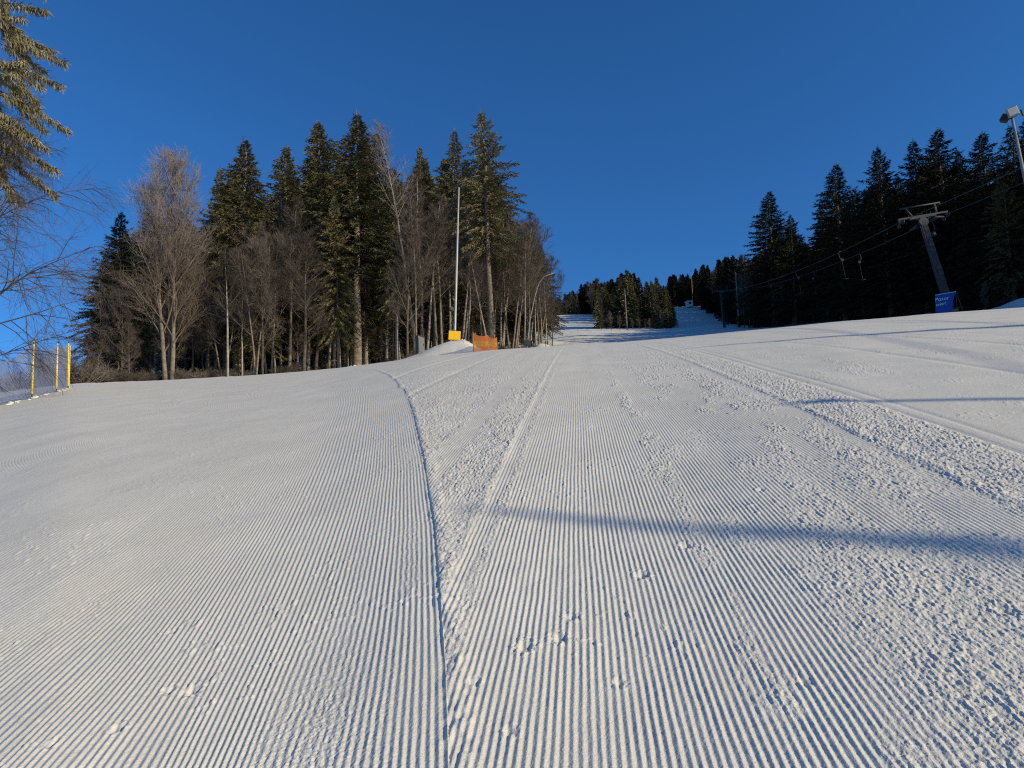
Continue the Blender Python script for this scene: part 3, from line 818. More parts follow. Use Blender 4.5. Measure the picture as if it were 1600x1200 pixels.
def wood_tree(px, r, h, kind, py, wide):
    P = FARP[kind]; k = h / P[2]
    WOOD.append((P, Matrix.Translation(at(px, py, r)) @ Matrix.Rotation(rngT.uniform(0, 6.28), 4, 'Z') @ Matrix.Diagonal((k * wide, k * wide, k, 1))))
def build_wood():
    V, Fc, mi, base = [], [], [], 0
    for P, mx in WOOD:
        A = np.array(mx)
        for q, me in ((0, P[0]), (1, P[1])):
            co = np.empty(len(me.vertices) * 3, np.float32); me.vertices.foreach_get('co', co); co = co.reshape(-1, 3)
            V.append(co @ A[:3, :3].T + A[:3, 3])
            Fc += [tuple(v + base for v in p.vertices) for p in me.polygons]
            mi += [q] * len(me.polygons); base += len(co)
    me = bpy.data.meshes.new('far_wood'); me.from_pydata(np.concatenate(V).tolist(), [], Fc)
    me.materials.append(M['bark_dark']); me.materials.append(M['needles_shade']); me.polygons.foreach_set('material_index', mi); me.update()
    tag(put('far_wood', me), 'dark far off spruce wood lining the upper piste and the hillside behind the hut', 'wood', None, 'stuff')
GI = 'trees of the small wood between the two upper pistes'
isl_px = [928, 945, 965, 988, 1010, 1030, 1045, 1056]; isl_top = [462, 440, 432, 418, 432, 434, 432, 462]
for i, (px, top, w) in enumerate(((988, 420, 1.1), (972, 432, 1.0), (950, 440, 1.1), (1034, 432, 1.15), (1006, 432, 1.0), (1047, 445, 1.0), (938, 450, 1.0), (1020, 445, .9))):
    r = 168 + i % 3 * 3; loc = at(px, 512, r); h = up_at(px, top, r).z - loc.z
    far_tree(px, r, h, i % 3, ['tallest sunlit spruce of the small wood between the upper pistes', 'olive spruce left of the tallest in the small upper wood', 'broad spruce near the left end of the small upper wood',
             'broad spruce near the right end of the small upper wood', 'spruce right of the tallest in the small upper wood', 'rightmost spruce of the small upper wood',
             'leftmost spruce of the small upper wood behind the pale brush', 'low spruce between the bigger ones of the small upper wood'][i], GI, 512, w)
for i in range(30):
    px = rng.uniform(934, 1052); r = rng.uniform(162, 205); loc = at(px, 512, r)
    h = (up_at(px, np.interp(px, isl_px, isl_top) + rng.uniform(4, 26), r).z - loc.z)
    k = rng.choice([0, 1, 2, 0, 3]); far_tree(px, r, h, k, 'bare brown tree within the small wood between the upper pistes' if k == 3 else 'spruce within the small wood between the upper pistes', GI, 512, rng.uniform(1.0, 1.3))
for i in range(8):
    px = rng.uniform(930, 1050); far_tree(px, 158, rng.uniform(2.5, 5), 3, 'pale bare brush at the foot of the small wood between the upper pistes', 'brush at the foot of the small upper wood', 512, 1.0)
GF = 'trees on the far left hilltop'
fl_px = [852, 880, 905, 912, 920, 930, 960]; fl_top = [470, 458, 448, 438, 440, 436, 430]
for i in range(34):
    px = rng.uniform(846, 962); r = rng.uniform(265, 300); loc = at(px, 490, r)
    h = up_at(px, np.interp(px, fl_px, fl_top) + rng.uniform(-1, 16), r).z - loc.z
    k = rng.choice([0, 1, 3, 3]); far_tree(px, r, h, k, 'bare russet tree on the far left hilltop above the upper piste' if k == 3 else 'small spruce on the far left hilltop above the upper piste', GF, 490, 1.15)
GK = 'trees on the far right hillside behind the hut'
fr_px = [1048, 1056, 1066, 1080, 1100, 1120, 1150, 1180, 1240]; fr_top = [432, 428, 428, 425, 412, 408, 398, 402, 380]
for i in range(58):
    px = rng.uniform(1050, 1215)
    lo = 268 if px < 1100 else np.interp(px, [1100, 1140, 1200], [240, 165, 140])
    r = rng.uniform(lo, 300); loc = at(px, 480, r)
    h = max(3, up_at(px, np.interp(px, fr_px, fr_top) + rng.uniform(-2, 26), r).z - loc.z)
    k = rng.choice([0, 1, 1, 2, 3])
    if k == 3: far_tree(px, r, h, k, 'bare grey tree on the hillside behind the small white hut', GK, 480, 1.2)
    else: wood_tree(px, r, h, k, 480, 1.25)

for i in range(84):
    r = 122 + (262 - 122) * (i / 84) + rng.uniform(-2, 2)
    x = float(np.interp(r, [124, 160, 200, 262], [45, 52.5, 63, 80])) + (rng.uniform(0, 2) if i % 2 else rng.uniform(2, 12))
    th = math.asin(x / r); d = Vector((math.sin(th), math.cos(th), 0)); px = ray_px(Vector((0, 0, CAM_H)) + d * 100 + Vector((0, 0, 36)))
    loc = at(px, 500, r); h = max(6, up_at(px, np.interp(px, fr_px, fr_top) + rng.uniform(0, 22), r).z - loc.z)
    wood_tree(px, r, h, rng.choice([0, 1, 1, 2]), 500, 1.45)
for i in range(70):  # hidden spruces added to throw shade on the upper left slope
    px = rng.uniform(936, 1046) if i % 2 else rng.uniform(936, 985); r = rng.uniform(206, 268); loc = at(px, 500, r)
    h = max(5, up_at(px, np.interp(px, isl_px, isl_top) + rng.uniform(1, 15), r).z - loc.z)
    wood_tree(px, r, h, rng.choice([0, 1, 2]), 500, 1.3)
for i in range(46):
    px = rng.uniform(1040, 1110); r = rng.uniform(268, 300); loc = at(px, 480, r)
    h = max(5, up_at(px, np.interp(px, fr_px, fr_top) + rng.uniform(0, 20), r).z - loc.z)
    wood_tree(px, r, h, rng.choice([0, 1, 2]), 480, 1.35)
for i in range(40):
    px = rng.uniform(858, 945); r = rng.uniform(272, 300); loc = at(px, 490, r)
    h = max(3, up_at(px, np.interp(px, fl_px, fl_top) + rng.uniform(2, 14), r).z - loc.z)
    wood_tree(px, r, h, rng.choice([0, 2]), 490, 1.35)
build_wood()
# ------------------------------------------------------------------ near left: rimed spruce and bare tree leaning into the picture
def near_spruce():
    me = conifer(71, 24, 3.5, .40, 150, .52, (.18, .46), 60, gaps=.22, hang=3.2, top_pow=.45, tw=.044, dens=105, nm='needles_frost', bm='bark_pale', trunk_sides=12, tr=.012)
    loc = at(-92, 620, 24.0)
    o = empty('spruce_tree', loc, 1.1, 'near rimed spruce with drooping frosty boughs at the left edge above the blue net', 'tree', None)
    o.rotation_euler = (0, R_(1.5), 1.1)
    k = 19.0 / 24; o.scale = (k, k, k)
    put('trunk', me[0], o); put('crown', me[1], o)
near_spruce()
def near_bare():
    P = broadleaf(72, 12, 4.3, .16, 34, 11, 9, 3, .74, 'twig', 'bark_dark', 1, .010, thin=.0050, droop=1.0, lt=.5)
    o = empty('bare_tree', at(-62, 620, 25.5), 0.4, 'near bare tree reaching arching fine branches over the blue net from the left edge', 'tree', None)
    k = .85; o.scale = (k, k, k)
    put('trunk', P[0], o); put('crown', P[1], o)
near_bare()

# ------------------------------------------------------------------ trees standing right of the frame, whose shadows cross the piste
SHADE = [((1060, 545), 44, 'dark', .42, None), ((690, 792), 24, 'dark_b', .36, None)]

# ------------------------------------------------------------------ blue safety net on yellow poles
def safety_net():
    posts = [(-92, 700, 20.6), (-28, 655, 23.6), (50, 614, 26.9), (88, 609, 29.8), (106, 605, 32.4)]
    tip = [(-86, 590), (-22, 556), (53, 532), (90, 536), (107, 536.5)]
    P = [at(*q) for q in posts]
    root = empty('safety_net', P[2], 0, 'blue safety net on yellow poles along the left edge of the piste', 'safety net', None)
    off = P[2]
    tops = []
    for i, p in enumerate(P):
        q = p - off; hgt = 2.02 if i > 1 else 1.9
        tp = up_at(tip[i][0], tip[i][1], posts[i][2]) - p; hgt = tp.z; lean = Vector((tp.x, tp.y, 0))
        b = MB(); b.tube([q + Vector((0, 0, .12)), q + Vector((0, 0, hgt)) + lean], [.032, .028], 10, True)
        post = b.build('pole', M['ypole'], root, True)
        c = MB(); c.tube([q + Vector((0, 0, hgt)) + lean, q + Vector((0, 0, hgt + .05)) + lean], [.033, .022], 10, True); c.build('cap', M['black'], post, True)
        c = MB(); c.tube([q + Vector((0, 0, -.35)), q + Vector((0, 0, .12))], [.02, .02], 8); c.build('spike', M['black'], post, True)
        tops.append(q + Vector((0, 0, hgt - .04)) + lean)
    b = MB(); q = at(108.5, 604, 33.6) - off; b.tube([q + Vector((0, 0, -.2)), up_at(109.5, 540, 33.6) - off], .022, 8); b.build('pole', M['ypole'], root, True)
    net = MB()
    for i in range(4):
        a0, a1 = P[i] - off + Vector((0, 0, .10)), P[i + 1] - off + Vector((0, 0, .10)); b0, b1 = tops[i], tops[i + 1]
        span = (a1 - a0).length; nx = max(10, int(span / .062)); nz = 32
        sag = .30 if i >= 2 else .34
        def pt(u, w):
            lo = a0.lerp(a1, u); lo.z = gz(*(Vector((off.x, off.y, 0)) + lo).xy) - off.z + .05 + .05 * math.sin(u * PI)
            hi = b0.lerp(b1, u); hi.z -= sag * 4 * u * (1 - u) * (.55 if i == 3 else 1)
            p = lo.lerp(hi, w)
            belly = .18 * math.sin(u * PI) * math.sin(w * PI)
            return p + Vector((-belly * .5, -belly * .3, -.10 * math.sin(u * PI) * math.sin(w * PI)))
        for k in range(nz + 1):
            rad = .014 if k in (0, nz) else .0075
            net.tube([pt(u / 10, k / nz) for u in range(11)], rad, 3, False)
        for k in range(nx + 1):
            net.tube([pt(k / nx, w / 5) for w in range(6)], .0062, 3, False)
    net.build('net', M['bluenet'], root)
safety_net()

def snow_lumps(spots, name, label, group, rs, seed):
    rg = random.Random(seed)
    for (p, s) in spots:
        b = MB(); n, mrow = 9, 6
        ph = rg.uniform(0, 6)
        for i in range(mrow + 1):
            for k in range(n):
                t = PI * i / mrow; a = 2 * PI * k / n
                f = 1 + .28 * math.sin(3 * a + ph) * math.sin(2 * t + ph) + .2 * rg.uniform(-1, 1) * (0 < i < mrow)
                b.v.append((s * f * math.sin(t) * math.cos(a) * 1.2, s * f * math.sin(t) * math.sin(a), s * .5 * f * math.cos(t)))
        for i in range(mrow):
            for k in range(n):
                k2 = (k + 1) % n; b.f.append((i * n + k, (i + 1) * n + k, (i + 1) * n + k2, i * n + k2)); b.m.append(0)
        o = b.build(name, M['snow'], None, True)
        md = o.modifiers.new('round', 'SUBSURF'); md.levels = md.render_levels = 1
        o.location = (p[0], p[1], gz(p[0], p[1]) + s * .12); o.rotation_euler = (0, 0, rg.uniform(0, 6))
        tag(o, label, 'snow clod', group)
sp = []
rg = random.Random(8)
for i in range(22):
    px = rg.uniform(8, 104); r = np.interp(px, [0, 50, 88, 106], [24.6, 26.6, 29.4, 32]) - rg.uniform(.1, 1.3)
    q = at(px, 612, r); sp.append(((q.x, q.y), rg.uniform(.03, .10)))
snow_lumps(sp, 'snow_clod', 'lump of loose snow at the foot of the blue net', 'snow lumps under the blue net', .1, 3)
sp = []
for i in range(16):
    px = rg.choice([rg.uniform(536, 580), rg.uniform(722, 752), rg.uniform(722, 752)]); r = rg.uniform(43.5, 45.5) if px > 700 else rg.uniform(36, 39)
    q = at(px, 550, r); sp.append(((q.x, q.y), rg.uniform(.03, .11)))
snow_lumps(sp, 'snow_clod', 'lump of loose snow on the piste edge near the yellow board', 'snow lumps by the yellow board', .1, 4)

# ------------------------------------------------------------------ tall mast, yellow board, grey cabinet, orange net
def mast():
    r = 50.0; p = at(709, 540, r); tp = up_at(717, 293, r) - p
    root = empty('mast', p, 0, 'tall slim pale metal mast standing behind the yellow board', 'mast', None)
    b = MB(); b.tube([Vector((0, 0, -.5)), Vector((0, 0, .0)), tp * .5, tp], [.10, .10, .085, .055], 12); b.build('pole', M['mast'], root, True)
    c = MB(); q = tp * .26; c.cyl(q + Vector((-.28, -.12, 0)), (.3, -1, .1), .16, .3, 14); c.build('siren', M['steel'], root, False, .02)
    d = MB(); d.box(q + Vector((-.10, -.04, 0)), (.26, .06, .06)); d.build('bracket', M['steel_dark'], root)
    e = MB(); e.box((0, 0, .9), (.34, .3, .06)); e.box((0, 0, 2.4), (.3, .27, .05)); e.build('clamp', M['steel_dark'], root)
mast()

def yellow_board():
    r = 46.2; p = at(711, 546, r); rz = -.30
    z0 = up_at(711, 532, r).z - p.z; z1 = up_at(711, 517.5, r).z - p.z
    root = empty('yellow_board', p, .10, 'blank yellow padded board on a short post on top of the snow mound', 'board', None)
    b = MB(); rot = Matrix.Rotation(R_(5), 3, 'Y') @ Matrix.Rotation(R_(-6), 3, 'X')
    b.box((0, -.06, (z0 + z1) / 2), (.80, .10, z1 - z0), rot); b.build('panel', M['yellow'], root, False, .02)
    c = MB(); c.tube([Vector((.05, .04, -.5)), Vector((.05, .04, z1 + .10))], .035, 8); c.build('post', M['steel'], root, True)
    d = MB(); d.box((0, .02, z0 - .10), (.30, .05, .08), rot); d.box((.30, .0, z0 - .05), (.08, .04, .10), rot); d.build('bracket', M['steel_dark'], root)
yellow_board()

def cabinet():
    r = 47.0; p = at(657, 553, r)
    z1 = up_at(657, 523, r).z - p.z
    root = empty('cabinet', p, R_(28), 'grey metal cabinet with slanted lid at the left foot of the snow mound', 'cabinet', None)
    b = MB(); w, d, h0 = .46, .50, z1 - .14
    b.v = [(-w / 2, -d / 2, -.4), (w / 2, -d / 2, -.4), (w / 2, d / 2, -.4), (-w / 2, d / 2, -.4), (-w / 2, -d / 2, h0), (w / 2, -d / 2, h0 - .12), (w / 2, d / 2, h0 - .12), (-w / 2, d / 2, h0)]
    for f in ((3, 2, 1, 0), (4, 5, 6, 7), (0, 1, 5, 4), (1, 2, 6, 5), (2, 3, 7, 6), (3, 0, 4, 7)): b.f.append(f); b.m.append(0)
    b.build('body', M['cabinet'], root, False, .015)
    e = MB(); e.v = [(-w / 2 - .04, -d / 2 - .04, h0 + .01), (w / 2 + .04, -d / 2 - .04, h0 - .13), (w / 2 + .04, d / 2 + .04, h0 - .13), (-w / 2 - .04, d / 2 + .04, h0 + .01)]
    e.v += [(x, y, z + .035) for x, y, z in e.v]
    for f in ((3, 2, 1, 0), (4, 5, 6, 7), (0, 1, 5, 4), (1, 2, 6, 5), (2, 3, 7, 6), (3, 0, 4, 7)): e.f.append(f); e.m.append(0)
    e.build('lid', M['steel_dark'], root, False, .008)
    f = MB(); f.box((0, -d / 2 - .012, h0 * .48), (w * .82, .02, h0 * .72)); dr = f.build('door', M['cabinet'], root, False, .006)
    g = MB(); g.box((w * .3, -d / 2 - .035, h0 * .52), (.03, .03, .14)); g.build('handle', M['black'], dr)
    h = MB(); h.box((w / 2 + .012, -.12, h0 * .55), (.02, .10, .10)); h.build('label_plate', M['white'], root)
cabinet()

def orange_net():
    r0 = 41.5
    posts = [(740, 547, 41.0), (763, 547, 43.0), (777, 546, 45.5)]
    tops = [519.5, 523.5, 527.5]
    P = [at(*q) for q in posts]; off = P[0]
    root = empty('orange_net', off, 0, 'orange and amber snow net on posts beside the snow mound', 'safety net', None)
    T = []
    for i, p in enumerate(P):
        z = up_at(posts[i][0], tops[i], posts[i][2]).z
        b = MB(); b.tube([p - off + Vector((0, 0, -.4)), Vector((p.x, p.y, z)) - off], [.03, .025], 8); b.build('post', M['wood'], root, True)
        T.append(Vector((p.x, p.y, z)) - off)
    O, A = MB(), MB()
    for i in range(2):
        a0, a1 = P[i] - off, P[i + 1] - off
        n = 40
        def pt(u, w):
            lo = a0.lerp(a1, u) + Vector((0, 0, .04)); hi = T[i].lerp(T[i + 1], u); hi.z -= .16 * 4 * u * (1 - u)
            p = lo.lerp(hi, w); bl = .10 * math.sin(u * PI) * math.sin(w * PI); return p + Vector((bl, -bl, 0))
        for k in range(n + 1):
            w = k / n; B = A if .30 < w < .62 else O
            rad = .016 if k == n else .0060
            B.tube([pt(u / 8, w) for u in range(9)], rad, 3, False)
        for k in range(45):
            u = k / 44
            O.tube([pt(u, w / 4) for w in (0, 1, 1.2)], .0065, 3, False)
            A.tube([pt(u, w / 4) for w in (1.2, 2.48)], .0065, 3, False)
            O.tube([pt(u, w / 4) for w in (2.48, 3, 4)], .0065, 3, False)
    O.build('net', M['orange'], root); A.build('net_band', M['amber'], root)
orange_net()

# ------------------------------------------------------------------ snow lances and poles up the hill
def lance(pts, label, rad=.05):
    p0 = at(pts[0][0], pts[0][1], pts[0][2]); root = empty('snow_lance', p0, 0, label, 'snow lance', 'snow lances beside the piste')
    q = [Vector((0, 0, -.4))] + [Vector((0, 0, 0))] + [up_at(*t) - p0 for t in pts[1:]]
    b = MB(); b.tube(q, [rad * 1.25] * 2 + [rad * (1.1 - .5 * i / len(pts)) for i in range(len(pts) - 1)], 8); b.build('pipe', M['pole_grey'], root, True)
    e = (q[-1] - q[-2]).normalized(); c = MB(); c.cyl(q[-1], e, rad * 1.4, .25, 10); c.build('nozzle', M['mast'], root)
    d = MB(); d.box((0, 0, .55), (.34, .3, .5)); d.build('valve_box', M['steel_dark'], root, False, .02)
lance([(823, 546, 56), (828, 500, 56), (836, 462, 56), (842, 443, 56), (850, 432, 56), (863, 427.5, 56)], 'tall snow lance with bent tip in front of the right end of the left forest', .032)
lance([(853, 520, 82), (860, 475, 82), (864, 458, 82), (867, 452.5, 82), (876, 448, 82)], 'smaller snow lance with bent tip against the sky beyond the left forest', .036)
lance([(829, 546, 60), (830, 527, 60), (831, 515, 60), (832, 505, 60)], 'short upright snow lance at the forest foot right of the orange net', .05)

def pole(px, r, py0, pxt, pyt, label, rad, m, red=False):
    p = at(px, py0, r); t = up_at(pxt, pyt, r) - p
    root = empty('slope_pole', p, 0, label, 'pole', 'lamp poles up the slope')
    b = MB(); b.tube([Vector((0, 0, -.5)), Vector((0, 0, 0)), t], [rad, rad, rad * .6], 8); b.build('post', M[m], root, True)
    c = MB(); c.box(t + Vector((0, -.05, .05)), (.35, .22, .22)); c.build('lamp', M['steel_dark'], root, False, .03)
    if red:
        d = MB(); d.tube([Vector((0, 0, .1)), Vector((0, 0, 2.0))], [.30, .30], 12); d.build('padding', M['red'], root, True)
pole(980, 156, 514, 976, 452, 'pale wooden lamp pole in front of the small upper wood', .13, 'bark_pale')
pole(1155, 128, 510, 1149, 424, 'thin grey lamp pole with red padded foot before the right forest', .12, 'mast', True)
pole(1082, 262, 473, 1080, 424, 'faint far lamp pole beside the small white hut', .16, 'wood')

# ------------------------------------------------------------------ small hut on the hill
def hut():
    r = 258; p = at(1077, 474, r); w, d, h = 2.0, 1.9, 2.1
    root = empty('hut', p, R_(14), 'small white lift hut with dark window at the top of the right upper piste', 'hut', None)
    root.rotation_euler = (0, R_(-5), R_(14))
    b = MB(); b.box((0, 0, h / 2 + .2), (w, d, h)); b.build('wall', M['white'], root)
    c = MB(); c.box((0, 0, h + .27), (w + .4, d + .4, .14)); c.build('roof', M['white'], root, False, .03)
    e = MB(); e.box((-.1, -d / 2 - .02, h * .62 + .2), (.9, .04, .8)); fr = e.build('window', M['steel_dark'], root)
    g = MB(); g.box((-.1, -d / 2 - .05, h * .62 + .2), (.76, .03, .66)); g.build('pane', M['glass'], fr)
    f = MB(); f.box((w / 2 + .02, 0, h * .45 + .2), (.04, .8, 1.8)); f.build('door', M['wood'], root)
    k = MB()
    for sx in (-.8, .8):
        for sy in (-.7, .7): k.box((sx, sy, -.3), (.14, .14, 1.0))
    k.build('stilts', M['wood'], root)
hut()

# ------------------------------------------------------------------ tow lift: pylons, cables, tow bars
R1, R2 = 58.0, 132.0
t1 = at(1487, 489, R1); t2 = at(1132, 512, R2)
head1 = up_at(1442, 345, R1)
along = Vector((t2.x - t1.x, t2.y - t1.y, 0)).normalized(); cross = Vector((along.y, -along.x, 0))
MAT = M
def pylon(base, head, label, shade_tone):
    """local frame: X across the line, Y along it, Z up the shaft"""
    root = bpy.data.objects.new('lift_pylon', None); COL.objects.link(root); root.empty_display_size = .3
    zdir = (head - base).normalized(); H = (head - base).length
    X = (cross - zdir * cross.dot(zdir)).normalized(); Y = zdir.cross(X)
    m = Matrix((X, Y, zdir)).transposed().to_4x4(); m.translation = base
    root.matrix_world = m; tag(root, label, 'lift pylon', 'pylons of the tow lift')
    M = dict(MAT, steel=MAT['steel_dark'], steel_dark=MAT['black']) if shade_tone else MAT  # far pylon swaps to darker metals, painting in the forest shade
    b = MB(); b.box((0, 0, H / 2 - .3), (.46, .46, H + .6), None, 0, .72); b.build('shaft', M['steel_dark'], root, False, .03)
    for zz in (1.6, 3.4, 5.2):
        if zz < H: 
            f = MB(); f.box((0, 0, zz), (.50 - .02 * zz, .50 - .02 * zz, .05)); f.build('band', M['steel'], root)
    l = MB(); xl = -.42
    for s in (-.13, .13): l.tube([Vector((xl, s - .25, .8)), Vector((xl + .06, s - .25, H - .5))], .018, 6)
    k = 1.0
    while k < H - .6: l.tube([Vector((xl + .06 * k / H, -.38, k)), Vector((xl + .06 * k / H, -.12, k))], .013, 5); k += .32
    l.build('ladder', M['steel'], root)
    c = MB(); c.cyl((-.02, -.05, H - .12), (0, 1, 0), .34, .22, 18); c.build('hub', M['steel'], root, False, .02)
    a = MB(); a.box((.08, 0, H + .38), (3.55, .16, .15)); a.box((.05, 0, H + .26), (1.9, .20, .12)); a.build('crossarm', M['steel'], root, False, .015)
    br = MB(); br.tube([Vector((-.1, 0, H + .05)), Vector((-.7, 0, H + .32))], .06, 6); br.tube([Vector((.1, 0, H + .0)), Vector((.9, 0, H + .32))], .06, 6); br.build('brace', M['steel_dark'], root)
    t = MB(); t.tube([Vector((-1.35, 0, H + 1.22)), Vector((1.50, 0, H + 1.22))], .06, 8)
    t.tube([Vector((-.95, 0, H + 1.2)), Vector((-.62, 0, H + .42))], .06, 8); t.tube([Vector((1.12, 0, H + 1.2)), Vector((1.08, 0, H + .42))], .06, 8)
    t.tube([Vector((1.20, 0, H + 1.2)), Vector((1.16, 0, H + .42))], .03, 6); t.tube([Vector((1.5, 0, H + 1.3)), Vector((1.5, 0, H + 1.05))], .05, 6)
    t.build('gantry', M['steel'], root, True)
    g = MB()
    for i in range(7): g.tube([Vector((-.9 + .32 * i, 0, H + .46)), Vector((-.88 + .32 * i, 0, H + .64))], .012, 5)
    g.build('pegs', M['steel'], root)
    for sx in (-1, 1):
        w = MB(); xx = sx * 1.62 + .06
        for yy in (-.38, .38): w.cyl((xx, yy, H + .02), (1, 0, 0), .17, .07, 16)
        w.build('sheave', M['black'], root, True)
        h = MB(); h.box((xx + sx * .07, 0, H + .05), (.05, .95, .10)); h.box((xx + sx * .07, 0, H + .22), (.07, .14, .40)); h.build('sheave_frame', M['steel'], root, False, .01)
    s = MB(); s.tube([Vector((.55, .1, H - .05)), Vector((1.0, .1, H + .18)), Vector((1.55, .1, H + .05))], .10, 6); s.build('catcher', M['steel_dark'], root, True)
    s = MB(); s.tube([Vector((-.35, .1, H - .2)), Vector((-1.0, .1, H - .55))], .10, 6)
    s.build('catcher', M['steel_dark'], root, True)
    n = MB(); n.tube([Vector((.62, 0, H - .2)), Vector((.66, 0, H - .75)), Vector((.45, 0, H - 1.05))], .03, 6); n.box((.42, 0, H - 1.2), (.28, .22, .28)); n.build('hook_arm', M['steel'], root, True)
    up = Vector((0, 0, H + .22))
    return (m @ Vector((-1.56, 0, H + .20)), m @ Vector((1.68, 0, H + .20)))
A1, B1 = pylon(t1, head1, 'leaning grey steel tow lift pylon with crossarm behind the blue banner', 0)
A2, B2 = pylon(t2, up_at(1127, 457, R2), 'far small tow lift pylon in the shade of the right forest', 1)
T3XY = (24.0, -46.0)
base3 = Vector((T3XY[0], T3XY[1], gz(*T3XY)))
head3 = base3 + Vector((0, 0, 8.6))
A3, B3 = pylon(base3, head3, 'tow lift pylon down the hill to the right, nearest the camera', 0)

def cable(a, b, sag):
    return [a.lerp(b, i / 24) - Vector((0, 0, sag * 4 * (i / 24) * (1 - i / 24))) for i in range(25)]
CA, CB = cable(A1, A2, 1.3), cable(B1, B2, 1.3)
for nm, c1, c0, lab in (('lift_cable', CA, cable(A3, A1, .5), 'uphill tow lift cable, the upper of the two lines'), ('lift_cable', CB, cable(B3, B1, .5), 'downhill tow lift cable, the lower of the two lines')):
    b = MB(); b.tube(c0 + c1[1:], .020, 5); o = b.build(nm, M['wire'], None, True); tag(o, lab, 'cable', 'tow lift cables')

def on_cable(C, px):
    best = min(((abs(ray_px(C[i].lerp(C[i + 1], k / 20)) - px), C[i].lerp(C[i + 1], k / 20)) for i in range(24) for k in range(20)), key=lambda t: t[0])
    return best[1]
def tow_bar(p, sgn, label):
    root = empty('tow_bar', p, 0, label, 'tow bar', 'tow bars hanging from the lift cables')
    ang = math.atan2(cross.y, cross.x); root.rotation_euler = (0, 0, ang); root.scale = (.66, .66, .7)
    b = MB(); b.tube([Vector((0, 0, .05)), Vector((sgn * .22, 0, .02)), Vector((sgn * .34, 0, -.35)), Vector((sgn * .26, 0, -.85)), Vector((0, 0, -1.0))], [.05, .05, .05, .05, .04], 8); b.build('hanger', M['steel_dark'], root, True)
    c = MB(); c.cyl((0, 0, -1.15), (0, 1, 0), .20, .22, 16); c.build('reel', M['steel_dark'], root, False, .02)
    d = MB(); d.tube([Vector((0, 0, -1.3)), Vector((.03, 0, -3.0))], .012, 5); d.build('rope', M['steel_dark'], root)
    e = MB(); e.tube([Vector((.03, 0, -3.0)), Vector((.05, 0, -3.75))], .028, 6); e.tube([Vector((-.40, 0, -3.72)), Vector((.05, 0, -3.80)), Vector((.50, 0, -3.72))], .035, 6); e.build('handle', M['steel_dark'], root, True)
for px, C, s, lab in ((1314, CA, -1, 'nearest tow bar on the upper lift cable'), (1341, CB, 1, 'nearest tow bar on the lower lift cable'), (1246, CA, -1, 'second tow bar from the pylon on the upper lift cable'),
                      (1269, CB, 1, 'second tow bar from the pylon on the lower lift cable'), (1203, CA, -1, 'farthest tow bar on the upper lift cable'), (1219, CB, 1, 'farthest tow bar on the lower lift cable')):
    tow_bar(on_cable(C, px), s, lab)

# ------------------------------------------------------------------ blue banner and red rack at the pylon foot
def text_mesh(body, size, x, z, parent, m, y=-.02, italic=.25):
    cu = bpy.data.curves.new('lettering', 'FONT'); cu.body = body; cu.size = size; cu.extrude = .002; cu.shear = italic
    o = bpy.data.objects.new('lettering', cu); COL.objects.link(o)
    dg = bpy.context.evaluated_depsgraph_get(); me = bpy.data.meshes.new_from_object(o.evaluated_get(dg)); COL.objects.unlink(o); bpy.data.objects.remove(o)
    me.materials.clear(); me.materials.append(M[m])
    t = put('lettering', me, parent); t.rotation_euler = (PI / 2, 0, 0); t.location = (x, y, z); return t
def banner():
    r = 55.5; p = at(1478, 489, r)
    z1 = up_at(1472, 459, r).z - p.z
    root = empty('banner', p, R_(-26), 'blue padded banner with white lettering at the foot of the lift pylon', 'banner', None)
    b = MB()
    w0, w1 = (-.62, .42), (-.42, .78)
    n = 10
    def row(t):
        return (-.62 + .20 * t, .40 + .42 * t - .10 * math.sin(PI * t), z1 * t)
    for i in range(n):
        t0, t1_ = i / n, (i + 1) / n; l0, r0_, a = row(t0); l1, r1_, c = row(t1_)
        y0, y1 = -.07 * math.sin(PI * t0), -.07 * math.sin(PI * t1_)
        b.quad((l0, y0, a - .03), (r0_, y0 + .03, a - .03), (r1_, y1 + .03, c - .03), (l1, y1, c - .03))
        b.quad((l0, y0 + .12, a - .03), (l1, y1 + .12, c - .03), (r1_, y1 + .15, c - .03), (r0_, y0 + .15, a - .03))
        b.quad((r0_, y0 + .03, a - .03), (r0_, y0 + .15, a - .03), (r1_, y1 + .15, c - .03), (r1_, y1 + .03, c - .03))
        b.quad((l0, y0, a - .03), (l1, y1, c - .03), (l1, y1 + .12, c - .03), (l0, y0 + .12, a - .03))
    l1, r1_, c = row(1); b.quad((l1, 0, c - .03), (r1_, .03, c - .03), (r1_, .15, c - .03), (l1, .12, c - .03))
    b.build('cloth', M['blue'], root)
    text_mesh('Pozor', .34, -.50, z1 * .66, root, 'white', -.085, .15)
    text_mesh('sviar!', .30, -.52, z1 * .42, root, 'white', -.095, .15)
    e = MB(); e.tube([Vector((row(1)[0], .05, z1)), Vector((row(1)[1], .08, z1))], .025, 6); e.build('rim', M['white'], root)
def rack():
    r = 57.5; p = at(1496, 488, r); z1 = up_at(1498, 458, r).z - p.z
    root = empty('rack', p, R_(-26), 'red metal frame beside the blue banner at the pylon foot', 'rack', None)
    b = MB()
    b.tube([Vector((-.55, 0, -.3)), Vector((-.2, 0, z1 * .98))], .03, 6); b.tube([Vector((.40, 0, -.3)), Vector((.16, 0, z1))], .03, 6)
    b.tube([Vector((-.75, 0, z1 * .95)), Vector((.25, 0, z1 * .98))], .03, 6); b.tube([Vector((-.55, 0, z1 * .22)), Vector((.42, 0, z1 * .24))], .035, 6)
    b.tube([Vector((.02, .3, -.3)), Vector((.12, .02, z1))], .025, 6); b.build('frame', M['red'], root, True)
    c = MB(); c.box((-.2, 0, z1 * .14), (.55, .3, .16)); c.build('foot_board', M['wood'], root, False, .02)
banner(); rack()

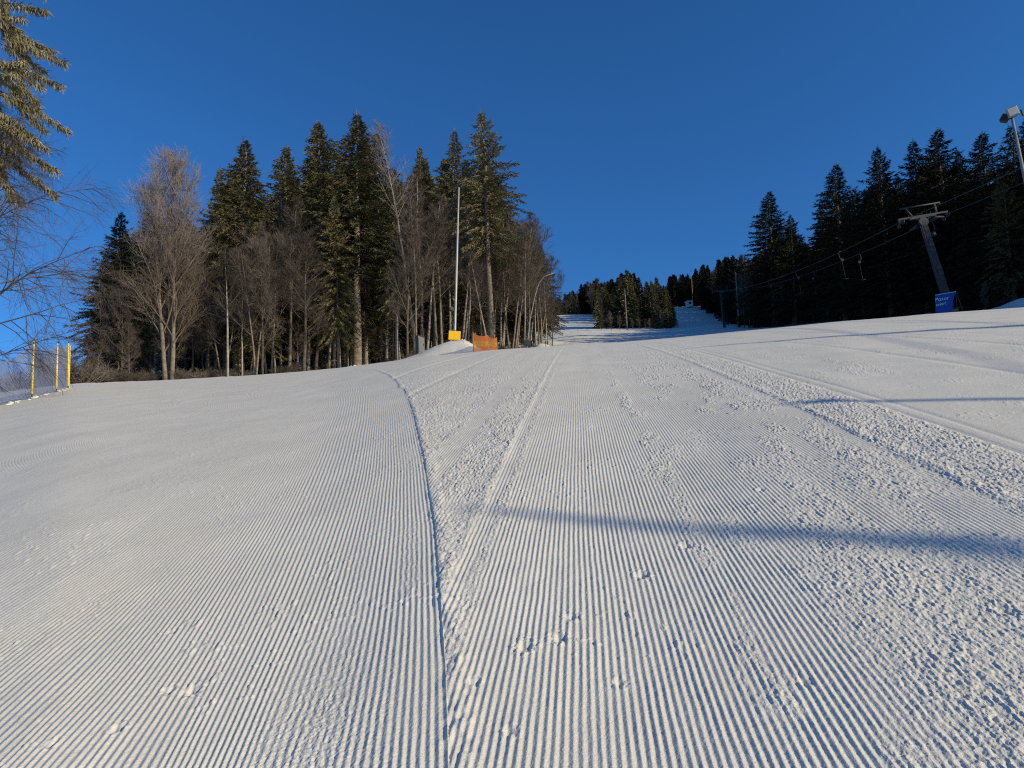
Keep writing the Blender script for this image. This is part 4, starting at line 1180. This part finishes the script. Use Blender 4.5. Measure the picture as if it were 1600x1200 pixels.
# ------------------------------------------------------------------ floodlight at the right edge
def floodlight():
    r = 31.0; hp = up_at(1582, 186, r); lowp = up_at(1601, 278, r)
    sl = (lowp - hp) / (hp.z - lowp.z)
    g = hp + sl * (hp.z - gz(hp.x, hp.y)); base = Vector((g.x, g.y, gz(g.x, g.y)))
    root = empty('floodlight', base, 0, 'floodlight on a slim pale pole at the right edge of the piste', 'floodlight', None)
    q = hp - base
    b = MB(); b.tube([-q * .05, Vector((0, 0, 0)), q * .5, q + Vector((0, 0, .1))], [.085, .085, .06, .045], 12); b.build('pole', M['pole_grey'], root, True)
    th = math.atan2(hp.x, hp.y); face = Matrix.Rotation(-th, 3, 'Z')
    rot = face @ Matrix.Rotation(R_(14), 3, 'X') @ Matrix.Rotation(R_(-8), 3, 'Y') @ Matrix.Rotation(R_(18), 3, 'Z')
    c = q + face @ Vector((.05, -.18, .20))
    f = MB(); f.box(c, (.37, .13, .36), rot); body = f.build('lamp_housing', M['pole_grey'], root, False, .03)
    l = MB(); l.box(c + rot @ Vector((0, -.07, 0)), (.30, .02, .28), rot); l.build('lamp_glass', M['lens'], body)
    d = MB(); d.box(c + face @ Vector((-.27, .12, -.10)), (.26, .22, .30), face @ Matrix.Rotation(R_(35), 3, 'Y')); d.build('second_housing', M['black'], root, False, .04)
    e = MB(); e.tube([q + face @ Vector((-.3, 0, 0)), q + face @ Vector((.28, 0, .12))], .025, 6); e.tube([q + face @ Vector((.3, .1, .3)), q + face @ Vector((.34, .1, .02))], .03, 6); e.build('bracket', M['steel_dark'], root, True)
floodlight()

# ------------------------------------------------------------------ trees and a pole right of the frame
def caster(px, py, t):
    """foot and height of something t metres up-sun whose shadow tip falls on a spot of the near slope"""
    x, y = near(px, py); z = gz(x, y)
    bx, by = x + t * math.sin(SUN_AZ), y + t * math.cos(SUN_AZ)
    bz = gz(bx, by)
    return Vector((bx, by, bz)), z + t * math.tan(SUN_EL) - bz
def shade_casters():
    for (q, t, proto, w, _) in SHADE:
        p, h = caster(q[0], q[1], t); P = ALL[proto]; k = h / P[2]
        o = empty('spruce_tree', p, 1.0, 'slim spruce standing out of the frame to the right of the piste', 'tree', 'trees right of the piste', (k * w, k * w, k))
        put('trunk', P[0], o); put('crown', P[1], o)
    for (q, t, r0, r1, lab) in (((1275, 629), 22, .09, .06, 'thin pole standing right of the piste'),):
        p, h = caster(q[0], q[1], t)
        root = empty('slope_pole', p, 0, lab, 'pole', 'poles right of the piste')
        b = MB(); b.tube([Vector((0, 0, -.5)), Vector((0, 0, h))], [r0, r1], 10); b.build('post', M['mast'], root, True)
        c = MB(); c.box((0, 0, h), (.26, .2, .14)); c.build('lamp', M['steel_dark'], root, False, .03)
shade_casters()

# ------------------------------------------------------------------ small figure far up the piste
def skier():
    r = 148; p = at(1138, 513, r)
    sk = [((0, 0, .95), .15), ((0, 0, 1.15), .16), ((0, 0.02, 1.38), .17), ((0, .02, 1.52), .07), ((0, 0, 1.66), .105), ((0, 0, 1.78), .07),
          ((-.12, 0, .86), .10), ((-.16, -.06, .50), .075), ((-.16, 0, .10), .055), ((-.16, -.12, .05), .05),
          ((.12, 0, .86), .10), ((.16, -.06, .50), .075), ((.16, 0, .10), .055), ((.16, -.12, .05), .05),
          ((-.22, .02, 1.40), .07), ((-.36, -.02, 1.14), .055), ((-.40, -.22, 1.02), .045), ((.22, .02, 1.40), .07), ((.36, -.02, 1.14), .055), ((.40, -.22, 1.02), .045)]
    ed = [(0, 1), (1, 2), (2, 3), (3, 4), (4, 5), (0, 6), (6, 7), (7, 8), (8, 9), (0, 10), (10, 11), (11, 12), (12, 13), (2, 14), (14, 15), (15, 16), (2, 17), (17, 18), (18, 19)]
    me = bpy.data.meshes.new('person'); me.from_pydata([v for v, _ in sk], ed, []); me.materials.append(M['jacket'])
    o = put('person', me); o.location = p; o.rotation_euler = (0, 0, .5)
    md = o.modifiers.new('skin', 'SKIN')
    for i, (_, rr) in enumerate(sk): me.skin_vertices[0].data[i].radius = (rr, rr)
    me.skin_vertices[0].data[0].use_root = True
    sb = o.modifiers.new('round', 'SUBSURF'); sb.levels = sb.render_levels = 1
    tag(o, 'far off person in dark clothes standing on skis on the shaded upper piste', 'person')
skier()

# ------------------------------------------------------------------ light, sky, camera
w = bpy.data.worlds.new('World'); SC.world = w; w.use_nodes = True
nt = w.node_tree; bg = nt.nodes['Background']
sky = nt.nodes.new('ShaderNodeTexSky'); sky.sky_type = 'NISHITA'; sky.sun_disc = False
sky.sun_elevation = SUN_EL; sky.sun_rotation = SUN_AZ; sky.altitude = 900; sky.air_density = 1.0; sky.dust_density = .0; sky.ozone_density = 8.0
hs = nt.nodes.new('ShaderNodeHueSaturation'); hs.inputs['Saturation'].default_value = 1.08
nt.links.new(sky.outputs['Color'], hs.inputs['Color']); nt.links.new(hs.outputs['Color'], bg.inputs['Color']); bg.inputs['Strength'].default_value = .146

sl = bpy.data.lights.new('sun', 'SUN'); sl.energy = 5.0; sl.angle = R_(.5); sl.color = (1.0, .86, .58)
so = bpy.data.objects.new('sun', sl); COL.objects.link(so)
so.rotation_euler = SUN.to_track_quat('Z', 'Y').to_euler()

cd = bpy.data.cameras.new('camera'); cd.sensor_width = 36; cd.lens = 36 * F / 1600; cd.clip_start = .05; cd.clip_end = 6000
co = bpy.data.objects.new('camera', cd); COL.objects.link(co); co.location = (0, 0, CAM_H); co.rotation_euler = Matrix((RIGHT, UPV_C, -FWD)).transposed().to_euler()
SC.camera = co
SC.view_settings.view_transform = 'Standard'; SC.view_settings.look = 'None'; SC.view_settings.exposure = 0; SC.view_settings.gamma = 1
SC.cycles.max_bounces = 6; SC.cycles.diffuse_bounces = 4; SC.cycles.glossy_bounces = 2; SC.cycles.transmission_bounces = 2; SC.cycles.transparent_max_bounces = 4
SC.cycles.use_denoising = False
SC.cycles.filter_width = 1.15
